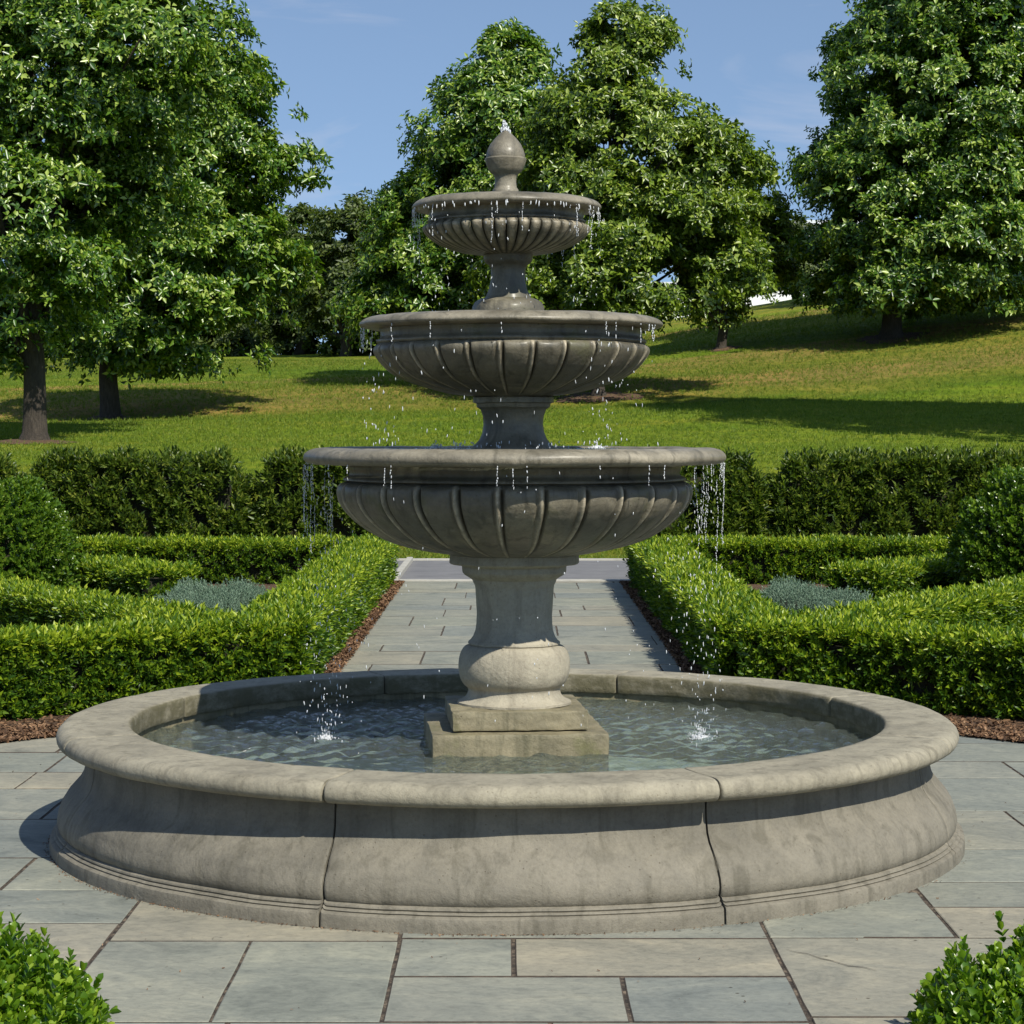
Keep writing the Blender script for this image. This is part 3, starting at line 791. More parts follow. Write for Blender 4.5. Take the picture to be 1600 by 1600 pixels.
# ------------------------------------------------------------------ foliage tools
def basis(A):
    A = A/np.linalg.norm(A, axis=1, keepdims=True)
    ref = rng.normal(size=A.shape)
    U = np.cross(A, ref); U /= np.linalg.norm(U, axis=1, keepdims=True)+1e-9
    W = np.cross(A, U)
    return np.stack([U, W, A], 1)      # rows: local x, y, z

def leaf(base, direction, L, Wd, fold=.25, up=None, oval=False, droop=0.0):
    d = np.array(direction, float); d /= np.linalg.norm(d)
    up = np.array(up if up is not None else (0, 0, 1.0)); s = np.cross(d, up)
    if np.linalg.norm(s) < 1e-3: s = np.cross(d, (1, 0, 0))
    s /= np.linalg.norm(s); n = np.cross(s, d)
    b = np.array(base, float)
    if not oval:
        m_ = b+d*L*.45
        v = [b, m_+s*Wd/2+n*Wd*fold, b+d*L-n*L*droop, m_-s*Wd/2+n*Wd*fold]
        f = [(0, 1, 2), (0, 2, 3)]
    else:
        m1 = b+d*L*.3; m2 = b+d*L*.72
        v = [b, m1+s*Wd*.46+n*Wd*fold, m2+s*Wd*.44+n*Wd*fold, b+d*L-n*L*droop, m2-s*Wd*.44+n*Wd*fold, m1-s*Wd*.46+n*Wd*fold]
        f = [(0, 1, 2), (0, 2, 3), (0, 3, 4), (0, 4, 5)]
    return v, f

def join(parts):
    V_ = []; F_ = []
    for v, f in parts:
        o_ = len(V_); V_ += [tuple(q) for q in v]; F_ += [tuple(i+o_ for i in t) for t in f]
    return np.array(V_), np.array(F_)

def rosette(n, L, Wd, spread, r, oval=False, droop=.12):
    parts = []
    for k in range(n):
        a = TAU*k/n+r.uniform(-.5, .5); e = r.uniform(spread[0], spread[1])
        d = (math.cos(a)*math.sin(e), math.sin(a)*math.sin(e), math.cos(e))
        st = r.uniform(0, .25)*L
        parts.append(leaf((d[0]*st, d[1]*st, r.uniform(-.15, .15)*L), d, L*r.uniform(.75, 1.15), Wd*r.uniform(.8, 1.15), r.uniform(.1, .35), oval=oval, droop=droop, up=(r.uniform(-.3, .3), r.uniform(-.3, .3), 1)))
    return join(parts)

def sprig(nn, length, L, Wd, r, oval=False, ang=.75):
    """upright shoot with leaves in pairs along it"""
    parts = []
    for k in range(nn):
        t = (k+.3)/nn; z = t*length
        a = k*PI/2+r.uniform(-.4, .4); e = ang*(1.15-t*.75)*r.uniform(.8, 1.2)
        for q in (0, PI):
            aa = a+q+r.uniform(-.25, .25)
            d = (math.cos(aa)*math.sin(e), math.sin(aa)*math.sin(e), math.cos(e))
            parts.append(leaf((0, 0, z), d, L*r.uniform(.75, 1.1)*(1.1-.25*t), Wd*r.uniform(.85, 1.1), r.uniform(.12, .3), oval=oval, droop=.05))
    return join(parts)

def scatter(templates, Pp, A, S):
    """returns verts, faces of templates placed at Pp with axis A and scale S"""
    n = len(Pp); ch = rng.integers(0, len(templates), n)
    B = basis(A)
    VV = []; FF = []; o_ = 0
    for k, (tv, tf) in enumerate(templates):
        idx = np.where(ch == k)[0]
        if len(idx) == 0: continue
        v = np.einsum('kj,njc->nkc', tv, B[idx])*S[idx][:, None, None]+Pp[idx][:, None, :]
        f = tf[None]+(np.arange(len(idx))*len(tv))[:, None, None]+o_
        VV.append(v.reshape(-1, 3)); FF.append(f.reshape(-1, 3)); o_ += len(idx)*len(tv)
    return np.concatenate(VV), np.concatenate(FF)

R0 = random.Random(5)
T_TREE = [rosette(R0.choice([4, 5, 6]), 1.0, .50, (.35, 1.75), R0, False, .22) for _ in range(8)]
T_HEDGE = [sprig(4, 1.0, .62, .20, R0, False, .8) for _ in range(5)]
T_BOX = [sprig(5, 1.0, .42, .22, R0, True, .85) for _ in range(6)]
T_YEW = [sprig(4, 1.0, .55, .17, R0, False, .9) for _ in range(5)]
T_JUN = [sprig(6, 1.0, .26, .07, R0, False, .6) for _ in range(5)]
T_GRASS = [rosette(5, 1.0, .10, (.1, .75), R0, False, .1) for _ in range(5)]

# ------------------------------------------------------------------ hedges
def hedge(name, pts, width, height, label, cat='hedge', group=None, dens=1500, leafsc=.05, mat='leaf_hedge', templ=None, lump=.02, ends=True, batter=.03, z0=0.0, ragged=.0, upbias=.6, core=.10, notch=None, gapsc=(8, 8, 9), gapth=-.22):
    pts = [Vector((x, d-10, 0)) for x, d in pts]
    c = pts[0].lerp(pts[-1], .5)
    root = empty(name, (c.x, c.y, z0), label, cat, group)
    seg = []; tot = 0
    for a, b_ in zip(pts[:-1], pts[1:]):
        L = (b_-a).length; seg.append((tot, L, a, b_)); tot += L
    # mitred frames
    nrm = []
    for i in range(len(pts)):
        if i == 0: t = (pts[1]-pts[0])
        elif i == len(pts)-1: t = pts[-1]-pts[-2]
        else: t = (pts[i+1]-pts[i]).normalized()+(pts[i]-pts[i-1]).normalized()
        t.normalize(); nrm.append(Vector((-t.y, t.x, 0)))
    # core
    h = height-core; w2 = width/2-core
    vv = []; ff = []
    for i, p in enumerate(pts):
        t = Vector((nrm[i].y, -nrm[i].x, 0)); e = 0
        if i == 0: e = core
        if i == len(pts)-1: e = -core
        q = p+t*e
        for s_, z_ in ((-1, -.02), (-1, h), (1, h), (1, -.02)):
            vv.append(q+nrm[i]*s_*(w2-(0 if z_ > 0 else batter))+Vector((0, 0, z0+z_)))
    for i in range(len(pts)-1):
        for j in range(4):
            j2 = (j+1) % 4; ff.append([i*4+j, i*4+j2, (i+1)*4+j2, (i+1)*4+j])
    ff.append([3, 2, 1, 0]); k = (len(pts)-1)*4; ff.append([k, k+1, k+2, k+3])
    mesh_obj('branches', [tuple(q) for q in vv], ff, M['twig'], root)
    # leaves
    area_top = tot*width; area_side = tot*height
    def pos_at(s, off):
        Pn = np.zeros((len(s), 3)); Nn = np.zeros((len(s), 3))
        for i, (s0, L, a, b_) in enumerate(seg):
            mk = (s >= s0) & (s <= s0+L+1e-9)
            t = ((s[mk]-s0)/L)[:, None]
            A_ = np.array(a); B_ = np.array(b_); na = np.array(nrm[i]); nb = np.array(nrm[i+1])
            nn = na*(1-t)+nb*t
            Pn[mk] = A_*(1-t)+B_*t+nn*off[mk][:, None]; Nn[mk] = nn
        return Pn, Nn
    allP = []; allA = []
    def lum(Pq):
        return lump*(np.sin(Pq[:, 0]*7.3+Pq[:, 1]*3.1)+np.sin(Pq[:, 1]*6.1-Pq[:, 0]*4.4+2)+.8*np.sin(Pq[:, 0]*17+1.3)*np.sin(Pq[:, 1]*15+Pq[:, 2]*12))/2
    n = int(area_top*dens)
    s = rng.uniform(0, tot, n); of = rng.uniform(-width/2, width/2, n)
    Pn, Nn = pos_at(s, of)
    edge = np.clip((np.abs(of)-(width/2-.06))/.06, 0, 1)
    Pn[:, 2] = z0+height-.03+lum(Pn)-.025*edge**2-rng.uniform(0, .05, n)+rng.exponential(.008, n)+ragged*np.abs(rng.normal(0, 1, n))*(rng.uniform(size=n) < .25)
    allP.append(Pn); allA.append(np.stack([Nn[:, 0]*np.sign(of)*edge*.8, Nn[:, 1]*np.sign(of)*edge*.8, np.ones(n)], 1)+rng.normal(0, .42, (n, 3)))
    for sgn in (-1, 1):
        n = int(area_side*dens)
        s = rng.uniform(0, tot, n); z = height*rng.uniform(.02, 1, n)
        off = np.full(n, sgn*(width/2))
        Pn, Nn = pos_at(s, off)
        ins = batter*(1-z/height)+.03
        Pn[:, 2] = z0+z
        l_ = lum(Pn)-ins-rng.uniform(0, .085, n)+rng.exponential(.012, n)
        Pn[:, :2] += Nn[:, :2]*sgn*l_[:, None]
        allP.append(Pn); allA.append(Nn*sgn+np.array([0, 0, upbias])+rng.normal(0, .38, (n, 3)))
    if ends:
        for i, sg in ((0, -1), (len(pts)-1, 1)):
            n = int(width*height*dens)
            t = Vector((nrm[i].y, -nrm[i].x, 0))*sg
            o_ = rng.uniform(-width/2+.02, width/2-.02, n); z = height*rng.uniform(.02, 1, n)
            base = np.array(pts[i])[None]+np.array(nrm[i])[None]*o_[:, None]+np.array(t)[None]*(-.03-rng.uniform(0, .05, n)+lump*.5*np.sin(z*20))[:, None]
            base[:, 2] = z0+z
            allP.append(base); allA.append(np.array(t)[None]+np.array([0, 0, upbias])+rng.normal(0, .38, (n, 3)))
    Pn = np.concatenate(allP); A_ = np.concatenate(allA)
    nz = np.array([mnoise.noise(p) for p in (Pn*np.array(gapsc)).tolist()])
    mk = nz > gapth; Pn = Pn[mk]; A_ = A_[mk]
    if notch is not None:
        mk = notch(Pn); Pn = Pn[mk]; A_ = A_[mk]
    S = leafsc*rng.uniform(.7, 1.35, len(Pn))
    v, f = scatter(templ or T_HEDGE, Pn-A_/np.linalg.norm(A_, axis=1, keepdims=True)*leafsc*.3, A_, S)
    mesh_obj('foliage', v, f, M[mat], root)
    return root

# arcs of hedge round the fountain
def arc_pts(s, a_start, a_end, r, n):
    return [(s*r*math.sin(a_start+(a_end-a_start)*i/n), 10+r*math.cos(a_start+(a_end-a_start)*i/n)) for i in range(n+1)]
a_in = math.asin(1.62/5.10)
for s, lab in ((-1, 'low clipped hedge curving along the back left of the fountain paving'), (1, 'low clipped hedge curving along the back right of the fountain paving')):
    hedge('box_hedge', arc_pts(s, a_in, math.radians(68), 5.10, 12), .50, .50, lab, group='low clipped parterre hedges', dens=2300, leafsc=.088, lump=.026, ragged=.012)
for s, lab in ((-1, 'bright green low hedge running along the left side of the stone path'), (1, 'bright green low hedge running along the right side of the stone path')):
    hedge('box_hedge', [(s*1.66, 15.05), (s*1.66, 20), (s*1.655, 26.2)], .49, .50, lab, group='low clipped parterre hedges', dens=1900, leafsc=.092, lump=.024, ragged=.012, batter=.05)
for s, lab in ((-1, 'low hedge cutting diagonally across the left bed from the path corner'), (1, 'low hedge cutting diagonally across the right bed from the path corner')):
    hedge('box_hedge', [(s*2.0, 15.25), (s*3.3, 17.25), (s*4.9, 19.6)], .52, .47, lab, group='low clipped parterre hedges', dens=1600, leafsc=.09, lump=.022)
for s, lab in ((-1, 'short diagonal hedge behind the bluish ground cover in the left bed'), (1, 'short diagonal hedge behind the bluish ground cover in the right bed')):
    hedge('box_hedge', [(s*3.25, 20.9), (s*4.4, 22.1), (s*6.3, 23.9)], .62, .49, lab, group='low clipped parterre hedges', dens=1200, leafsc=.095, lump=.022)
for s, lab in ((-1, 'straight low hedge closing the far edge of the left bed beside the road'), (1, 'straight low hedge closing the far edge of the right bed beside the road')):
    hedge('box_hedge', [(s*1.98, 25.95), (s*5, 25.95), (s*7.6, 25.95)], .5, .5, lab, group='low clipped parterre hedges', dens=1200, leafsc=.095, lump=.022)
# tall hedge beyond the road, four plants with narrow notches between
def yew_notch(Pn):
    mk = np.ones(len(Pn), bool)
    for xc in (-7.87, -4.20, 4.13): mk &= ~(np.abs(Pn[:, 0]-xc) < .03+.36*np.clip(Pn[:, 2]-.75, 0, 1)/.6)
    return mk
spans = [(-12.5, -8.02, 'left end of the tall dark hedge beyond the road'), (-7.72, -4.34, 'tall dark clipped hedge beyond the road, behind the left bed'),
         (-4.06, 3.98, 'long tall dark hedge section passing behind the fountain bowl'), (4.28, 12.5, 'tall dark clipped hedge beyond the road, behind the right bed')]
for x0, x1, lab in spans:
    hedge('yew_hedge', [(x0, 35.4), ((x0+x1)/2, 35.4), (x1, 35.4)], .75, 1.28, lab, group='tall hedge sections beyond the road', dens=620, leafsc=.21, mat='leaf_yew', templ=T_YEW, lump=.09, batter=0, ragged=.03, upbias=1.0, core=.22, gapsc=(4.2, 4.2, 3.6), gapth=-.13, notch=yew_notch)

# ------------------------------------------------------------------ rounded shrubs
def mound(name, cx, d, rx, ry, zc, rz, n, leafsc, mat, templ, label, cat, group=None, lump=.05, upb=.35, core=.86, power=2.0, shoots=0, z0=0.0, seed=0):
    root = empty(name, (cx, d-10, z0), label, cat, group)
    r_ = np.random.default_rng(seed)
    u = r_.normal(size=(n*2, 3)); u /= np.linalg.norm(u, axis=1, keepdims=True)
    if power != 2:
        k_ = (np.abs(u)**power).sum(1)**(-1/power); u = u*k_[:, None]
    Pp = u*np.array([rx, ry, rz])
    lumpv = 1+lump*(np.sin(u[:, 0]*9+seed)+np.sin(u[:, 1]*8+1+seed)+np.sin(u[:, 2]*11+u[:, 0]*6))/1.5
    dep = 1-.14*r_.uniform(size=len(u))**1.2
    Pp = Pp*(lumpv*dep)[:, None]+np.array([cx, d-10, zc])
    nr = u/np.array([rx, ry, rz])**1.0; nr /= np.linalg.norm(nr, axis=1, keepdims=True)
    mk = Pp[:, 2] > z0+.01; Pp = Pp[mk][:n]; nr = nr[mk][:n]
    A_ = nr+np.array([0, 0, upb])+r_.normal(0, .33, nr.shape)
    S = leafsc*r_.uniform(.7, 1.3, len(Pp))
    if shoots:
        idx = np.where(nr[:, 2] > .15)[0][:shoots]
        ex = r_.uniform(.3, 1.0, len(idx))*leafsc
        Pp[idx] += (nr[idx]*.5+np.array([0, 0, .7]))*ex[:, None]
        A_[idx] = nr[idx]*.4+np.array([0, 0, 1])+r_.normal(0, .2, (len(idx), 3))
    v, f = scatter(templ, Pp-A_/np.linalg.norm(A_, axis=1, keepdims=True)*leafsc*.45, A_, S)
    mesh_obj('foliage', v, f, M[mat], root)
    # woody inside
    bm = bmesh.new(); bmesh.ops.create_icosphere(bm, subdivisions=3, radius=1)
    vv = []
    for q in bm.verts:
        c_ = np.array(q.co)
        if power != 2: c_ = c_*(np.abs(c_)**power).sum()**(-1/power)
        lv = 1+lump*(math.sin(c_[0]*9+seed)+math.sin(c_[1]*8+1+seed)+math.sin(c_[2]*11+c_[0]*6))/1.5
        p_ = c_*np.array([rx, ry, rz])*core*lv+np.array([cx, d-10, zc]); p_[2] = max(p_[2], z0-.02); vv.append(tuple(p_))
    bm.verts.index_update(); ff = [[q.index for q in fc.verts] for fc in bm.faces]; bm.free()
    mesh_obj('branches', vv, ff, M['twig'], root)
    return root
mound('box_shrub', -1.70, 6.28, .52, .50, -.02, .36, 3000, .085, 'leaf_box', T_BOX, 'glossy box shrub in the bottom left corner of the view on the paving', 'shrub', 'box shrubs at the front corners', lump=.035, shoots=330, seed=2)
mound('box_shrub', 1.72, 6.26, .54, .52, -.02, .365, 3200, .085, 'leaf_box', T_BOX, 'glossy box shrub in the bottom right corner of the view on the paving', 'shrub', 'box shrubs at the front corners', lump=.035, shoots=340, seed=3)
mound('round_shrub', -4.95, 20.9, .70, .70, .50, .82, 4200, .125, 'leaf_round', T_BOX, 'dome-shaped broadleaf shrub rising above the low hedges at far left', 'shrub', 'tall rounded shrubs in the beds', lump=.04, power=2.6, seed=4, core=.8)
mound('round_shrub', 5.06, 20.9, .76, .72, .52, .86, 4600, .125, 'leaf_round', T_BOX, 'dome-shaped broadleaf shrub rising above the low hedges at far right', 'shrub', 'tall rounded shrubs in the beds', lump=.05, power=2.6, seed=5, core=.8)
for s, lab in ((-1, 'mound of blue-green juniper between the hedges of the left bed'), (1, 'mound of blue-green juniper between the hedges of the right bed')):
    mound('juniper', s*2.72, 20.3, .72, 1.6, -.02, .37, 6500, .105, 'leaf_juniper', T_JUN, lab, 'juniper', 'blue junipers in the beds', lump=.13, upb=.7, seed=7+s, core=.75)

# ------------------------------------------------------------------ mulch chips and grass
def chips(n, fn, label):
    Pp = []
    while len(Pp) < n:
        q = fn()
        if q: Pp.append(q)
    Pp = np.array(Pp)
    tv = np.array([(-.5, -.18, 0), (.5, -.14, .05), (.46, .16, .0), (-.48, .15, .06)]); tf = np.array([(0, 1, 2), (0, 2, 3)])
    A_ = np.array([0, 0, 1.0])+rng.normal(0, .45, Pp.shape)
    v, f = scatter([(tv, tf)], Pp, A_, rng.uniform(.012, .045, len(Pp)))
    o = mesh_obj('bark_mulch', v, f, M['chip'], origin=tuple(Pp.mean(0))); tag(o, label, 'mulch', kind='stuff')
def strip(s):
    def f():
        if rng.uniform() < .4:
            return (s*rng.uniform(1.285, 1.5), rng.uniform(4.0, 16.2), .018)
        a = rng.uniform(math.radians(12), math.radians(75)); r = 4.08+abs(rng.normal(0, .4))
        if r > 4.95: return None
        return (s*r*math.sin(a), r*math.cos(a), .016)
    return f
chips(16000, strip(-1), 'loose brown bark mulch along the left bed edge')
chips(16000, strip(1), 'loose brown bark mulch along the right bed edge')
def bed():
    s = rng.choice([-1, 1]); return (s*rng.uniform(2, 6), rng.uniform(5.6, 13), .03+.06*rng.uniform())
chips(9000, bed, 'brown bark mulch inside the hedged beds')

def crumbs():
    if rng.uniform() < .75:
        a = rng.uniform(-PI, PI); r = 2.052+abs(rng.normal(0, .012))
        return (PX+r*math.sin(a), -r*math.cos(a), .004)
    return (rng.uniform(-3.5, 3.5), rng.uniform(-4, 3), .004)
Pc = np.array([crumbs() for _ in range(2600)]); rc = np.hypot(Pc[:, 0], Pc[:, 1]); Pc = Pc[rc > 2.05]
tvc = np.array([(-.5, -.2, 0), (.5, -.16, .06), (.46, .2, .0), (-.48, .15, .1)]); tfc = np.array([(0, 1, 2), (0, 2, 3)])
vC, fC = scatter([(tvc, tfc)], Pc, np.array([0, 0, 1.0])+rng.normal(0, .4, Pc.shape), rng.uniform(.003, .012, len(Pc)))
tag(mesh_obj('debris', vC, fC, M['chip'], origin=(0, 0, 0)), 'crumbs of dry brown debris along the foot of the pool wall', 'debris', kind='stuff')
# crack in the big slab at the right
cr = [(1228, 1484), (1246, 1489), (1262, 1491), (1281, 1498), (1300, 1502), (1326, 1510), (1349, 1512), (1370, 1517)]
vv = []; ff = []
for i, (a_, b_) in enumerate(cr):
    d_ = F*EYE/(b_-670); x_ = (a_-800)*d_/F; hw_ = .0035*math.sin(PI*(i+.3)/len(cr))+.0005
    vv += [(x_, d_-10-hw_, .0028), (x_, d_-10+hw_, .0028)]
for i in range(len(cr)-1): ff.append([2*i, 2*i+2, 2*i+3, 2*i+1])
tag(mesh_obj('paving_crack', vv, ff, M['joint']), kind='structure')

n = 95000
dd = 10+ (rng.uniform(0, 1, n)**1.3)*62+20.9; XXg = rng.uniform(-1, 1, n)*dd*.26
mk = (dd > 31)
dd = dd[mk]; XXg = XXg[mk]
zz = lawn_z(XXg, dd)
Pp = np.stack([XXg, dd-10, zz-.01], 1)
A_ = np.array([0, 0, 1.0])+rng.normal(0, .25, Pp.shape)
v, f = scatter(T_GRASS, Pp, A_, rng.uniform(.05, .12, len(Pp))*(dd/50)**.4)
tag(mesh_obj('grass', v, f, M['grass'], origin=(0, 40, 2)), 'mown lawn grass tufts on the slope behind the hedge', 'grass', kind='stuff')

# ------------------------------------------------------------------ trees
def tube(path, radii, n=10):
    vv = []; ff = []
    for i, (p, r) in enumerate(zip(path, radii)):
        t = (path[min(i+1, len(path)-1)]-path[max(i-1, 0)]).normalized()
        u = t.cross(Vector((.3, 1, .1))); u.normalize(); w_ = t.cross(u)
        for k in range(n):
            a = TAU*k/n; vv.append(tuple(p+(u*math.cos(a)+w_*math.sin(a))*r))
    for i in range(len(path)-1):
        for k in range(n):
            k2 = (k+1) % n; ff.append([i*n+k, i*n+k2, (i+1)*n+k2, (i+1)*n+k])
    ff.append([(len(path)-1)*n+k for k in range(n)])
    return vv, ff

def tree(name, px_x, base_py, d, outline, label, mat='leaf_tree', nb=110, per=95, leafsc=.24, rb=(.7, 1.25), trunk_r=.22, seed=0, depthf=.8, cat='tree', group='trees on the lawn', hollow=.55):
    r_ = np.random.default_rng(seed); rr_ = random.Random(seed)
    s = d/F
    X0 = (px_x-800)*s
    zg = float(ground_z(np.array([X0]), np.array([d]))[0])
    dz = (EYE-(base_py-670)*s)-zg if base_py is not None else 0
    dz = 0
    ol = [(EYE-(py-670)*s, (xl-800)*s, (xr-800)*s) for py, xl, xr in outline]
    ol.sort()
    zs = np.array([o_[0] for o_ in ol]); XL = np.array([o_[1] for o_ in ol]); XR = np.array([o_[2] for o_ in ol])
    root = empty(name, (X0, d-10, zg), label, cat, group)
    blobs = []
    tries = 0
    wmax = (XR-XL).max()
    while len(blobs) < nb and tries < 40000:
        tries += 1
        z = r_.uniform(zs[0], zs[-1])
        xl = np.interp(z, zs, XL); xr = np.interp(z, zs, XR); hw = (xr-xl)/2; cx = (xl+xr)/2
        if r_.uniform() > (hw*2/wmax)**1.0: continue
        R_ = r_.uniform(*rb)*1.32*min(1, .35+hw/2.2)
        a = r_.uniform(0, TAU); q = (r_.uniform(hollow**2, 1))**.5
        jt = r_.uniform(-.45, .5)*R_; ex = max(hw*(1+.11*math.sin(z*1.9+seed+2*a))-R_*.8+jt, 0.02); ey = max(hw*depthf-R_*.6+jt, .02)
        x = cx+ex*q*math.cos(a); y = ey*q*math.sin(a)
        z2 = min(max(z, zs[0]+R_*.45), zs[-1]-R_*.5)
        if any((x-b_[0])**2+(y-b_[1])**2+((z2-b_[2])*1.2)**2 < (.86*R_)**2 for b_ in blobs): continue
        blobs.append((x, y, z2, R_))
    AP = []; AA = []
    for (x, y, z, R_) in blobs:
        n_ = int(per*4.6*(R_/1.0)**2)+12
        u = r_.normal(size=(n_, 3)); u /= np.linalg.norm(u, axis=1, keepdims=True)
        u[:, 2] = np.where(u[:, 2] < -.45, -u[:, 2]*.5, u[:, 2])
        q = r_.uniform(.5, 1.08, n_)**.7
        fl = .66+.2*r_.uniform()
        ang = 6*np.arctan2(u[:, 1], u[:, 0])+x*3
        q *= (1+.16*np.sin(ang)*(1-np.abs(u[:, 2])))
        p = u*q[:, None]*R_*np.array([1.05, 1.05, fl])
        p[:, 2] -= .16*(p[:, 0]**2+p[:, 1]**2)/R_       # boughs droop at their tips
        out = np.array([x-X0, y, 0.0]); out /= (np.linalg.norm(out)+.3)
        AP.append(p+np.array([x, y+d-10, z]))
        AA.append(u*.8+out*.35+np.array([0, 0, .45])+r_.normal(0, .35, (n_, 3)))
    Pn = np.concatenate(AP); A_ = np.concatenate(AA)
    sc_ = 1.25/rb[1]
    nz = .8*np.array([mnoise.noise(p) for p in (Pn*np.array([1.3, 1.3, 2.1])*sc_+seed).tolist()])+.4*np.array([mnoise.noise(p) for p in (Pn*3.9*sc_).tolist()])+.75*np.array([mnoise.noise(p) for p in (Pn*np.array([.55, .55, .95])*sc_+seed*3).tolist()])
    mk = nz > .04; Pn = Pn[mk]; A_ = A_[mk]
    v, f = scatter(T_TREE, Pn, A_, leafsc*.80*r_.uniform(.6, 1.25, len(Pn)))
    mesh_obj('crown', v, f, M[mat], root)
    # trunk and limbs
    base = Vector((X0, d-10, zg-.15)); ztop = zs[0]+(zs[-1]-zs[0])*.82
    cxt = float(np.interp(ztop, zs, (XL+XR)/2))
    path = []; rad = []
    nT = 30
    for i in range(nT+1):
        t = i/nT; z = base.z+(ztop-base.z)*t
        bend = (cxt-X0)*max(0, t-.15)**1.3
        path.append(Vector((X0+bend+.12*math.sin(t*6+seed), d-10+.1*math.sin(t*5+seed*2), z)))
        rad.append(trunk_r*(1+.75*math.exp(-t*60))*(1-t)**.7+.02)
    vv, ff = tube(path, rad, 14)
    bs = sorted(blobs, key=lambda b_: -b_[3])[:42]
    for (x, y, z, R_) in bs:
        t0 = min(.85, max(.19, ((z-R_-1.0)-base.z)/(ztop-base.z)*.85))
        i0 = int(t0*nT); p0 = path[i0]; p1 = Vector((x, y+d-10, z))
        mid = p0.lerp(p1, .5)+Vector((rr_.uniform(-.2, .2), rr_.uniform(-.2, .2), rr_.uniform(.0, .35)))
        pth = [p0, p0.lerp(mid, .6)+Vector((0, 0, .05)), mid, mid.lerp(p1, .55), p1]
        r0 = max(.03, min(rad[i0]*.55, .11*(trunk_r/.22)))
        v2, f2 = tube(pth, [r0, r0*.8, r0*.6, r0*.42, r0*.2], 6)
        o_ = len(vv); vv += v2; ff += [[q+o_ for q in t_] for t_ in f2]
    finish(mesh_obj('trunk', vv, ff, M['bark'], root), 70)
    return root

OA = [(-250, 0, 90), (-170, -100, 206), (-80, -180, 296), (0, -230, 342), (60, -260, 364), (110, -270, 364), (150, -270, 326), (220, -260, 306), (300, -260, 276), (380, -250, 266), (450, -230, 270), (510, -180, 200), (560, -120, 60), (588, -60, 20)]
tree('maple_tree', 45, 690, 47.5, OA, 'large leafy tree with a thick rough trunk at the far left of the lawn', 'leaf_tree', nb=150, per=95, leafsc=.215, rb=(.65, 1.2), trunk_r=.24, seed=1)
OB = [(95, 340, 400), (130, 280, 420), (160, 240, 424), (200, 200, 452), (265, 170, 466), (300, 150, 429), (350, 120, 436), (400, 90, 440), (450, 70, 436), (500, 80, 406), (545, 95, 389), (565, 130, 360), (585, 150, 320)]
tree('maple_tree', 168, 635, 60, OB, 'spreading leafy tree with drooping lower boughs, second from the left', 'leaf_tree', nb=125, per=100, leafsc=.25, rb=(.8, 1.4), trunk_r=.26, seed=2)
OC = [(8, 972, 1002), (35, 940, 1035), (80, 905, 1050), (110, 885, 1072), (150, 870, 1050), (180, 850, 1088), (200, 840, 1138), (230, 830, 1148), (265, 820, 1182), (310, 800, 1184), (350, 790, 1193), (400, 770, 1193), (450, 760, 1158), (490, 780, 1103), (512, 850, 1085)]
tree('maple_tree', 935, 628, 62, OC, 'tall pointed leafy tree directly behind the right side of the fountain', 'leaf_tree_b', nb=130, per=95, leafsc=.235, rb=(.75, 1.35), trunk_r=.17, seed=3)
OC1 = [(42, 780, 802), (75, 750, 838), (110, 738, 858), (150, 700, 870), (180, 662, 870), (230, 650, 870), (262, 672, 880), (305, 622, 880), (345, 592, 880), (400, 577, 860), (450, 535, 850), (500, 540, 830), (535, 580, 780)]
tree('maple_tree', 765, 610, 68, OC1, 'leafy tree directly behind the left side of the fountain', 'leaf_tree', nb=115, per=95, leafsc=.25, rb=(.8, 1.45), trunk_r=.2, seed=4)
OS = [(306, 1192, 1218), (330, 1150, 1226), (375, 1110, 1228), (420, 1070, 1236), (440, 1058, 1215), (458, 1060, 1170), (490, 1078, 1160), (512, 1100, 1150)]
tree('young_tree', 1131, 533, 78, OS, 'small slim-trunked tree right of the fountain below the white building', 'leaf_tree_b', nb=60, per=85, leafsc=.27, rb=(.7, 1.2), trunk_r=.17, seed=5)
OR = [(-190, 1420, 1540), (-100, 1370, 1660), (0, 1350, 1720), (30, 1330, 1730), (60, 1310, 1730), (110, 1296, 1730), (150, 1298, 1730), (185, 1276, 1720), (210, 1258, 1710), (260, 1254, 1700), (330, 1262, 1690), (370, 1250, 1680), (410, 1256, 1670), (450, 1266, 1650), (475, 1276, 1610), (488, 1300, 1570)]
tree('maple_tree', 1393, 532, 76, OR, 'huge dense leafy tree filling the right side of the lawn', 'leaf_tree', nb=200, per=100, leafsc=.285, rb=(.9, 1.6), trunk_r=.32, seed=6)
OR2 = [(-260, 1600, 1760), (-150, 1560, 1860), (0, 1545, 1900), (100, 1540, 1920), (200, 1535, 1920), (300, 1545, 1900), (400, 1550, 1870), (470, 1570, 1820)]
tree('maple_tree', 1700, 560, 88, OR2, 'leafy tree cropped by the right edge of the view, behind the huge one', 'leaf_tree', nb=90, per=80, leafsc=.32, rb=(1.1, 1.9), trunk_r=.32, seed=7)
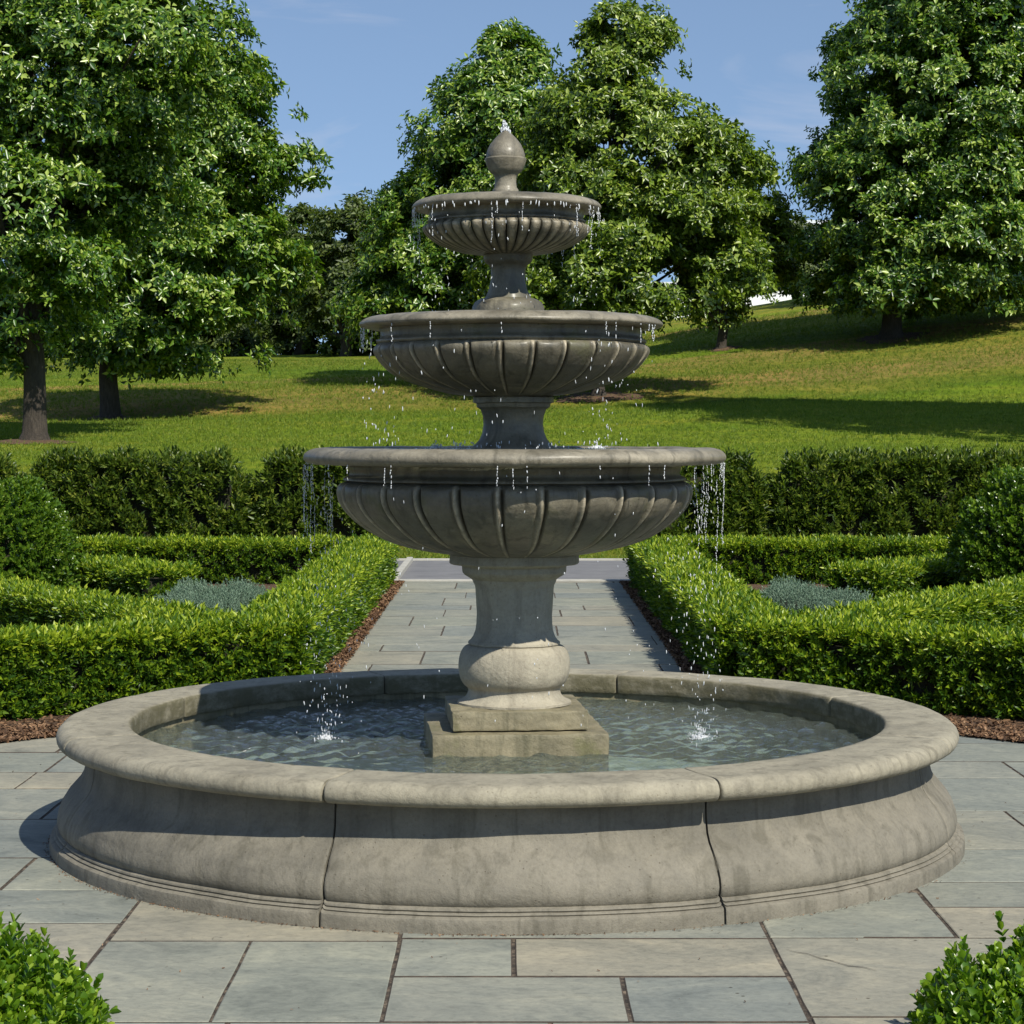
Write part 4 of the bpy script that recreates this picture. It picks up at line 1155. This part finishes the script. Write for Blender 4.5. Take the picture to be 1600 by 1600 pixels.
# dense darker trees in the gap on the left
for (pxx, top, xl, xr, bot, dd_, sd, lab) in ((545, 316, 480, 620, 548, 100, 11, 'dark olive tree in the gap between the big left trees and the fountain'),
        (470, 330, 400, 545, 550, 108, 12, 'dark olive tree partly behind the second tree from the left'),
        (625, 300, 560, 700, 545, 112, 13, 'dark olive tree peeking out left of the fountain top bowl')):
    o_ = [(top, (xl+xr)/2-12, (xl+xr)/2+14), (top+18, xl+30, xr-28), (top+60, xl+8, xr-10), (top+130, xl, xr), (bot-40, xl, xr), (bot+8, xl+15, xr-15)]
    tree('dense_tree', pxx, bot, dd_, o_, lab, 'leaf_tree_dark', nb=60, per=85, leafsc=.33, rb=(.9, 1.6), trunk_r=.25, seed=sd, group='dark trees at the wood edge', hollow=.3)
for (pxx, top, xl, xr, bot, dd_, sd, lab) in ((30, 440, -60, 120, 560, 118, 31, 'dark tree at the wood edge seen behind the far left trunk'),
        (200, 425, 110, 300, 558, 122, 32, 'dark tree at the wood edge seen between the two left trunks'),
        (350, 430, 270, 430, 556, 116, 33, 'dark tree at the wood edge under the boughs of the second left tree'),
        (1243, 345, 1195, 1300, 452, 118, 34, 'dark bushy tree in front of the white building on the hill')):
    o_ = [(top, (xl+xr)/2-12, (xl+xr)/2+14), (top+14, xl+22, xr-22), (top+45, xl, xr), (bot-20, xl, xr), (bot+8, xl+10, xr-10)]
    tree('dense_tree', pxx, bot, dd_, o_, lab, 'leaf_tree_dark', nb=40, per=55, leafsc=.36, rb=(.9, 1.5), trunk_r=.22, seed=sd, group='dark trees at the wood edge', hollow=.3)
# tree outside the right edge: it throws the long shadow over the lawn
s_ = 44/F
OO = [(-900, 1860, 2020), (-650, 1740, 2200), (-380, 1690, 2320), (-150, 1675, 2400), (50, 1700, 2400), (220, 1780, 2330)]
tree('maple_tree', 2080, 700, 44, OO, 'tree beyond the right edge of the view that shades the lawn', 'leaf_tree', nb=120, per=70, leafsc=.36, rb=(1.0, 1.8), trunk_r=.3, seed=20)

# mulch rings under trees
def mulch_ring(X, d, R_):
    n_ = 40; vv = [(X, d-10, float(ground_z(X, d))+.07)]
    for q in (.5, 1.0):
        for k in range(n_):
            a = TAU*k/n_; w_ = R_*q*(1+.12*math.sin(3*a+X)+.08*math.sin(7*a))
            x = X+w_*math.cos(a); y = d+w_*.9*math.sin(a)
            vv.append((x, y-10, float(ground_z(x, y))+(.06 if q < 1 else .012)))
    ff = [[0, 1+k, 1+(k+1) % n_] for k in range(n_)]+[[1+k, 1+n_+k, 1+n_+(k+1) % n_, 1+(k+1) % n_] for k in range(n_)]
    tag(mesh_obj('mulch_patch', vv, ff, M['mulch_ground'], smooth=True), kind='structure')
for pxx, d, R_ in ((45, 47.5, .95), (935, 62, 1.25), (168, 60, .7), (1393, 76, 1.2), (1131, 78, .6)):
    mulch_ring((pxx-800)*d/F, d, R_)

# ------------------------------------------------------------------ white building on the hill
bd = empty('white_building', (15, 140, 10), 'low white building on top of the hill, seen between the trees at right', 'building')
gz = 9.6
box_obj('wall', 8.6, 19.6, 140, 146, gz-1, 11.65, M['white_wall'], bd)
box_obj('roof', 8.4, 19.8, 139.7, 146.3, 11.653, 11.9, M['roof'], bd)
box_obj('wall', 19.0, 24.5, 141, 147, gz-1, 15.9, M['white_wall'], bd)
box_obj('roof', 17.9, 25, 140.4, 147.6, 15.903, 16.2, M['roof'], bd)
box_obj('column', 18.25, 18.45, 140.7, 140.9, 11.9, 15.9, M['dark_metal'], bd)
for k in range(4):
    w_ = box_obj('window', 20+k*1.1, 20.7+k*1.1, 140.93, 141.0, 12.8, 14.2, M['dark_metal'], bd)
